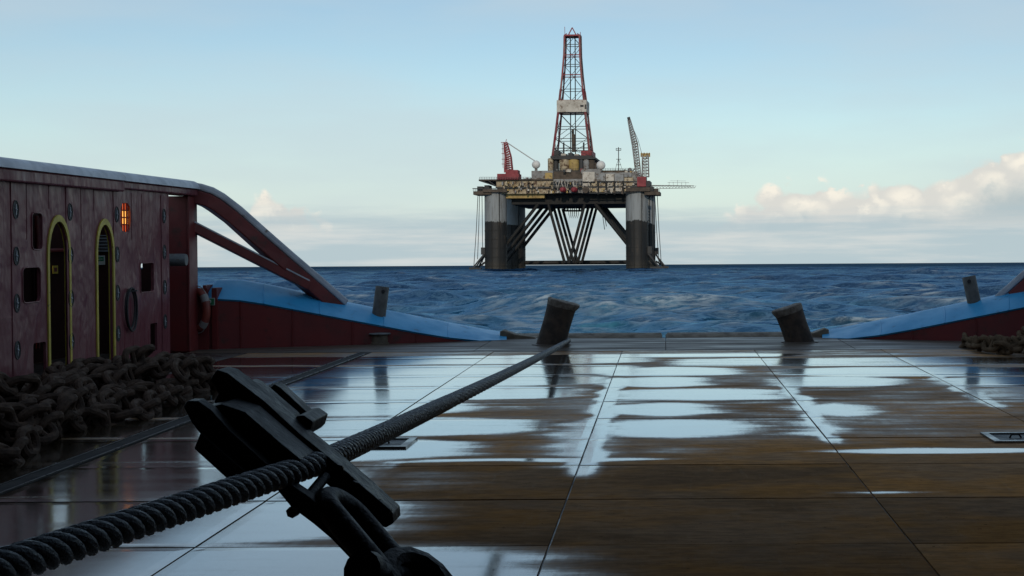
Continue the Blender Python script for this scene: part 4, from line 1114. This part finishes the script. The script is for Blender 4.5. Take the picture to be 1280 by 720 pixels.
# anchor lines
for (x0, y0, x1, y1) in ((598, 243, 592, 333), (603, 243, 603.5, 330), (600, 243, 597, 320), (819, 243, 824, 331), (822, 243, 827, 332), (816, 243, 816.5, 325)):
    rtube('anchor_line', [rp(x0, y0, 2), rp((x0 * .6 + x1 * .4), (y0 + y1) / 2, 1), rp(x1, y1 + 4, 0)], .20, 'r_dark')
# middle tiers below the derrick
rbox('tier', 665, 692, 213.5, 224, 6, 60, 'r_grey'); rbox('tier', 682, 691, 216, 223.8, 4, 50, 'r_yellow'); rbox('tier', 688, 729, 214.5, 224, 8, 60, 'r_brown')
rbox('tier', 727, 752, 211.5, 216.5, 6, 60, 'r_grey'); rbox('tier', 750, 782, 213, 217, 10, 60, 'r_brown'); rbox('tier', 705, 714, 211.5, 215, 6.5, 12, 'r_white')
rbox('drill_floor', 690, 745, 196.8, 198.6, 14, 46, 'r_dark'); rbox('drill_floor', 686, 748, 213, 214.6, 10, 50, 'r_dark')
def silo(x0, x1, y0, y1, ly, mm):
    a, b = rp(x0, y1, ly), rp(x1, y0, ly); r = (b.x - a.x) / 2; c = Vector(((a.x + b.x) / 2, ly + r, a.z)); h_ = b.z - a.z
    part('silo', MB().lathe([(r, 0), (r, h_ * .92), (r * .7, h_)], c, (0, 0, 1), 18), M[mm], rig, True)
for q in ((685, 692, 197.5, 213, 14, 'r_cream'), (691, 699, 196, 213, 16, 'r_dark'), (699, 712, 198.6, 213, 13, 'r_cream'), (711, 724, 198.6, 213, 13, 'r_yellow'), (724, 730, 198.6, 213, 14, 'r_dark'), (729, 737, 199, 213, 14, 'r_grey'), (736, 744, 199, 213, 15, 'r_brown'), (741, 747, 203, 213, 18, 'r_brown')): silo(*q)
for x0, x1, y0, y1, mm in ((693, 699, 188, 197, 'r_dark'), (702, 708, 192, 197, 'r_white'), (711, 716, 191, 197, 'r_dark'), (719, 724, 192.5, 197, 'r_white'), (727, 741, 188.5, 197, 'r_red'), (700, 734, 194.8, 197, 'r_brown')): rbox('drill_floor_house', x0, x1, y0, y1, 20, 40, mm)
for k in range(60):
    x = rr.uniform(655, 800); y1 = 224 if x < 690 else 214 if x < 750 else 216.5; h_ = rr.uniform(.8, 3.4); w_ = rr.uniform(.6, 4); ly = rr.uniform(2, 40)
    rbox('deck_gear', x, x + w_, y1 - h_, y1 + .4, ly, ly + rr.uniform(1.5, 5), rr.choice(['r_dark', 'r_brown', 'r_grey', 'r_white', 'r_yellow', 'r_cream', 'r_red', 'r_dark']))
# handrails on the upper edges
def handrail(x0, x1, y, ly):
    mb = MB(); n = max(2, int((x1 - x0) / 3))
    for k in range(n + 1): x = x0 + (x1 - x0) * k / n; mb.bar(rp(x, y, ly), rp(x, y - 2.6, ly), .14)
    for t in (1.3, 2.6): mb.bar(rp(x0, y - t, ly), rp(x1, y - t, ly), .14)
    part('handrail', mb, M['r_dark'], rig)
for q in ((600, 664, 224, -7.5), (745, 795, 213, 9), (686, 748, 213, 9.5), (690, 745, 197, 13.8), (592, 615, 239, -6.6), (806, 825, 239.4, -6.6)): handrail(*q)
# satellite domes and antenna mast
for x, y, r in ((670.8, 205.8, 2.35), (751.8, 206.6, 2.55)):
    c = rp(x, y, 8); dm = part('dome', MB().lathe([(r * math.sin(R(a)), -r * math.cos(R(a))) for a in range(0, 181, 12)], c, (0, 0, 1), 20), M['r_dome'], rig, True)
    part('dome_stand', MB().tube([c - Vector((0, 0, r)), Vector((c.x, c.y, rp(x, 214, 8).z))], .8, 8), M['r_grey'], dm, True)
mb = MB().bar(rp(774, 214, 20), rp(774, 184, 20), .45)
for y in (186, 188, 199, 206): mb.bar(rp(771, y, 20), rp(777, y, 20), .3)
for x in (771, 777): mb.bar(rp(x, 188, 20), rp(x, 185, 20), .25)
mb.bar(rp(769, 214, 20), rp(774, 198, 20), .18).bar(rp(779, 214, 20), rp(774, 198, 20), .18)
part('antenna_mast', mb, M['r_dark'], rig)
c = rp(788, 212.5, 15); part('dome', MB().lathe([(1.3 * math.sin(R(a)), -1.3 * math.cos(R(a))) for a in range(0, 181, 20)], c, (0, 0, 1), 14), M['r_grey'], rig, True)
rtube('vent_pipe', [rp(781, 217, 12), rp(781, 212, 12), rp(784, 213.5, 12), rp(792, 213.5, 12), rp(794, 211, 12)], .35, 'r_grey')
# hanging frame and hoses in the moonpool
mb = MB()
for y in (256.5, 263.5): mb.bar(rp(706, y, 40), rp(728, y, 40), 1.0)
for x in (706.5, 727.5, 709.5, 725): mb.bar(rp(x, 254, 40), rp(x, 264, 40), .8)
part('moonpool_frame', mb, M['r_black'], rig)
mb = MB()
for k in range(5):
    x = 711 + k * 2.4; mb.tube([rp(x, 255, 41), rp(x + .3, 268, 41), rp(x + 1.8, 273, 41), rp(x + 3, 268, 41), rp(x + 3.2, 255, 41)], .16, 5)
part('hanging_hose', mb, M['r_dark'], rig, True)
mb = MB()
for k in range(3): mb.tube([rp(752 + 2 * k, 262, 60), rp(754 + 2.4 * k, 272, 60), rp(756 + 2.3 * k, 287 - 4 * k, 60)], .22, 5)
part('loose_line', mb, M['r_grey'], rig, True)

# derrick
DL = 30.0
levels = [(197, 694.2, 740.6), (187, 695.5, 739.2), (175, 697.0, 738.0), (160, 698.8, 736.2), (142, 700.8, 734.2), (127, 702.3, 732.8), (113, 703.8, 731.0), (95, 705.6, 729.2), (82, 706.6, 728.2), (70, 707.6, 727.4), (57, 708.0, 727.2), (46, 708.2, 727.0)]
dk = part('derrick_base', MB().box((rp(692, 199, DL).x, DL - 12, rp(700, 199, DL).z), (rp(743, 199, DL).x, DL + 12, rp(700, 197, DL).z)), M['r_dark'], rig)
def corners(l):
    y, x0, x1 = l; a, b = rp(x0, y, DL), rp(x1, y, DL); hw = (b.x - a.x) / 2; cx = (a.x + b.x) / 2
    return [Vector((cx + sx * hw, DL + sy * hw * .95, a.z)) for sx, sy in ((-1, -1), (1, -1), (1, 1), (-1, 1))]
cs = [corners(l) for l in levels]
for k in range(4):
    mb = MB()
    for a, b in zip(cs, cs[1:]): mb.bar(a[k], b[k], 1.0 if k < 2 else .8)
    part('derrick_leg', mb, M['r_redw'], rig)
for i, c in enumerate(cs):
    mb = MB()
    for k in range(4): mb.bar(c[k], c[(k + 1) % 4], .5 if i in (1, 5, 7, 9, 11) else .34)
    part('derrick_girt', mb, M['r_red'] if i in (5, 7, 9, 11) else M['r_dark'], rig)
for i in range(len(cs) - 1):
    mb = MB(); a, b = cs[i], cs[i + 1]
    for k in range(4):
        k2 = (k + 1) % 4
        if i % 2 == 0: mb.bar(a[k], (b[k] + b[k2]) / 2, .26).bar(a[k2], (b[k] + b[k2]) / 2, .26)
        else: mb.bar((a[k] + a[k2]) / 2, b[k], .26).bar((a[k] + a[k2]) / 2, b[k2], .26)
    part('derrick_brace', mb, M['r_dark'], rig)
for x in (714.2, 720.2): rtube('guide_rail', [rp(x, 196, DL), rp(x + .3, 46, DL)], .32, 'r_dark')
for x in (705.5, 730.5): rtube('stand_pipe', [rp(x, 196, DL - 4), rp(x, 178, DL - 4)], .5, 'r_dark')
mb = MB()
for k, (y0, y1, hw) in enumerate(((162, 176, 1.3), (176, 190, 2.0), (168, 182, .8))): a, b = rp(717 - hw, y1, DL), rp(717 + hw, y0, DL); mb.box((a.x + k * .4, DL - 1.2 - k * .1, a.z), (b.x + k * .4, DL + 1.2 + k * .1, b.z))
part('travelling_block', mb, M['r_brown'], rig)
a, b = rp(699.2, 142, DL), rp(736.0, 126.8, DL); hy = (b.x - a.x) / 2 * .95
part('wind_wall', MB().box((a.x, DL - hy, a.z), (b.x, DL - hy + .4, b.z)).box((a.x, DL + hy - .4, a.z), (b.x, DL + hy, b.z)).box((a.x, DL - hy + .41, a.z), (a.x + .4, DL + hy - .41, b.z)).box((b.x - .4, DL - hy + .41, a.z), (b.x, DL + hy - .41, b.z)), M['r_white'], rig)
for x0, x1, y0, y1 in ((726.5, 730.5, 131, 133.5), (732, 733.8, 130.5, 136)):
    a, b = rp(x0, y1, DL - hy - .2), rp(x1, y0, DL - hy - .2); part('wind_wall_vent', MB().box((a.x, DL - hy - .2, a.z), (b.x, DL - hy - .01, b.z)), M['r_dark'], rig)
mb = MB(); a = rp(717, 34.5, DL)
for q in cs[-1]: mb.bar((q + Vector((a.x, DL, q.z)) * 0 + q * 0), q + (Vector((a.x, DL, q.z)) - q) * .28 + Vector((0, 0, 1.4)), .4)
for x in (712, 722): mb.bar(rp(x, 44, DL), a, .55)
mb.box((rp(707.5, 45.5, DL).x, DL - 4, rp(700, 46.2, DL).z), (rp(728, 45.5, DL).x, DL + 4, rp(700, 44.6, DL).z))
mb.bar(rp(707.8, 46, DL), rp(707.6, 33.5, DL), .25).bar(rp(727, 46, DL), rp(727.2, 40, DL), .3)
part('crown', mb, M['r_red'], rig)
mb = MB()
for i in range(len(cs) - 1):
    a, b = cs[i][1] + Vector((1.0, 0, 0)), cs[i + 1][1] + Vector((1.0, 0, 0)); mb.bar(a, b, .22)
    n = max(2, int((b.z - a.z) / 2.2))
    for k in range(n): q = a.lerp(b, k / n); mb.bar(q - Vector((1, 0, 0)), q + Vector((.4, 0, 0)), .2)
part('ladder', mb, M['r_dark'], rig)

# cranes on the rig
def lattice(mb, a0, a1, w0, w1, n, r, depth=1.0):
    """four-chord lattice boom from a0 to a1, width w0 -> w1"""
    t = (a1 - a0).normalized(); sd_ = Vector((t.z, 0, -t.x)).normalized(); dp = Vector((0, 1, 0))
    pts = []
    for i in range(n + 1):
        f = i / n; c = a0.lerp(a1, f); w_ = (w0 + (w1 - w0) * f) / 2
        pts.append([c + sd_ * (w_ * sx) + dp * (w_ * sy * depth) for sx, sy in ((-1, -1), (1, -1), (1, 1), (-1, 1))])
    for a, b in zip(pts, pts[1:]):
        for k in range(4): mb.bar(a[k], b[k], r); mb.bar(a[k], b[(k + 1) % 4], r * .6); mb.bar(a[k], a[(k + 1) % 4], r * .6)
    return mb
cr = rbox('crane', 622, 649, 217.2, 224.2, -6, 4, 'r_red')
rbox('crane_house', 632.5, 648, 212.5, 217.1, -5, 3, 'r_red', cr)
part('crane_mast', lattice(lattice(MB(), rp(637, 215, -1), rp(636.2, 196, -1), 3.9, 3.0, 7, .55), rp(636.2, 196, -1), rp(632.8, 178, -1), 3.0, 1.6, 6, .5), M['r_red'], cr)
mb = MB().bar(rp(631, 216, -2), rp(630.6, 180, -2), .3).bar(rp(629.5, 210, -2), rp(629, 180, -2), .2)
for y in (180, 186, 192, 199, 205): mb.bar(rp(627.8, y, -2), rp(634, y, -2), .3)
mb.bar(rp(627, 178, -2), rp(635, 178, -2), .35).bar(rp(633, 178, -2), rp(634, 174, -2), .3)
part('crane_ladder', mb, M['r_red'], cr)
rtube('crane_boom', [rp(635, 178.5, -1), rp(672, 203, 14)], .3, 'r_dome', cr)
c2 = rbox('crane', 797, 808, 221, 233, -6, 4, 'r_red')
rbox('crane_house', 798, 812, 226, 233.5, -4, 5, 'r_dark', c2)
part('crane_boom', lattice(lattice(MB(), rp(799, 221, -2), rp(794.4, 180, -2), 2.6, 2.9, 12, .55), rp(794.4, 180, -2), rp(787.5, 150, -2), 2.9, 1.3, 10, .52), M['r_grey'], c2)
part('boom_tip', MB().bar(rp(788.6, 153.5, -2), rp(786.6, 146.5, -2), 1.6), M['r_dark'], c2)
part('crane_gantry', lattice(MB(), rp(807.5, 221, -1), rp(807.5, 194, -1), 3.6, 3.2, 7, .55), M['r_grey'], c2)
mb = MB().bar(rp(801.5, 193.8, -1), rp(813.5, 193.8, -1), .5, 2.0)
for x in (802.5, 806, 809.5, 812.5): mb.bar(rp(x, 194, -1), rp(x, 190.8, -1), .5)
part('gantry_platform', mb, M['r_yellow'], c2)
part('boom_stay', MB().tube([rp(787.5, 149, -1.6), rp(798.5, 175, -1), rp(803, 192, -1)], .13, 5), M['r_dark'], c2, True)
# burner boom to the right
mb = MB()
for y in (231.6, 235.0):
    for ly in (4, 9): mb.bar(rp(812, y if y < 233 else 236, ly), rp(868.5, y + .6 if y < 233 else 234.8, ly), .3)
for k in range(14):
    x = 816 + k * 3.9; mb.bar(rp(x, 231.8, 4), rp(x + 2, 235.2, 4), .2).bar(rp(x + 2, 235.2, 4), rp(x + 3.9, 231.9, 4), .2)
mb.bar(rp(812, 232, 6.5), rp(864, 232.5, 6.5), 4.5, .25)
for k in range(5): x = 837 + k * 5.2; mb.bar(rp(x, 231.8, 5), rp(x, 227.5 - (2.5 if k == 2 else 0), 5), .16)
mb.bar(rp(835, 228.2, 5), rp(862, 228.4, 5), .16).bar(rp(838, 226, 5), rp(858, 226.2, 5), .12)
part('burner_boom', mb, M['r_grey'], rig)
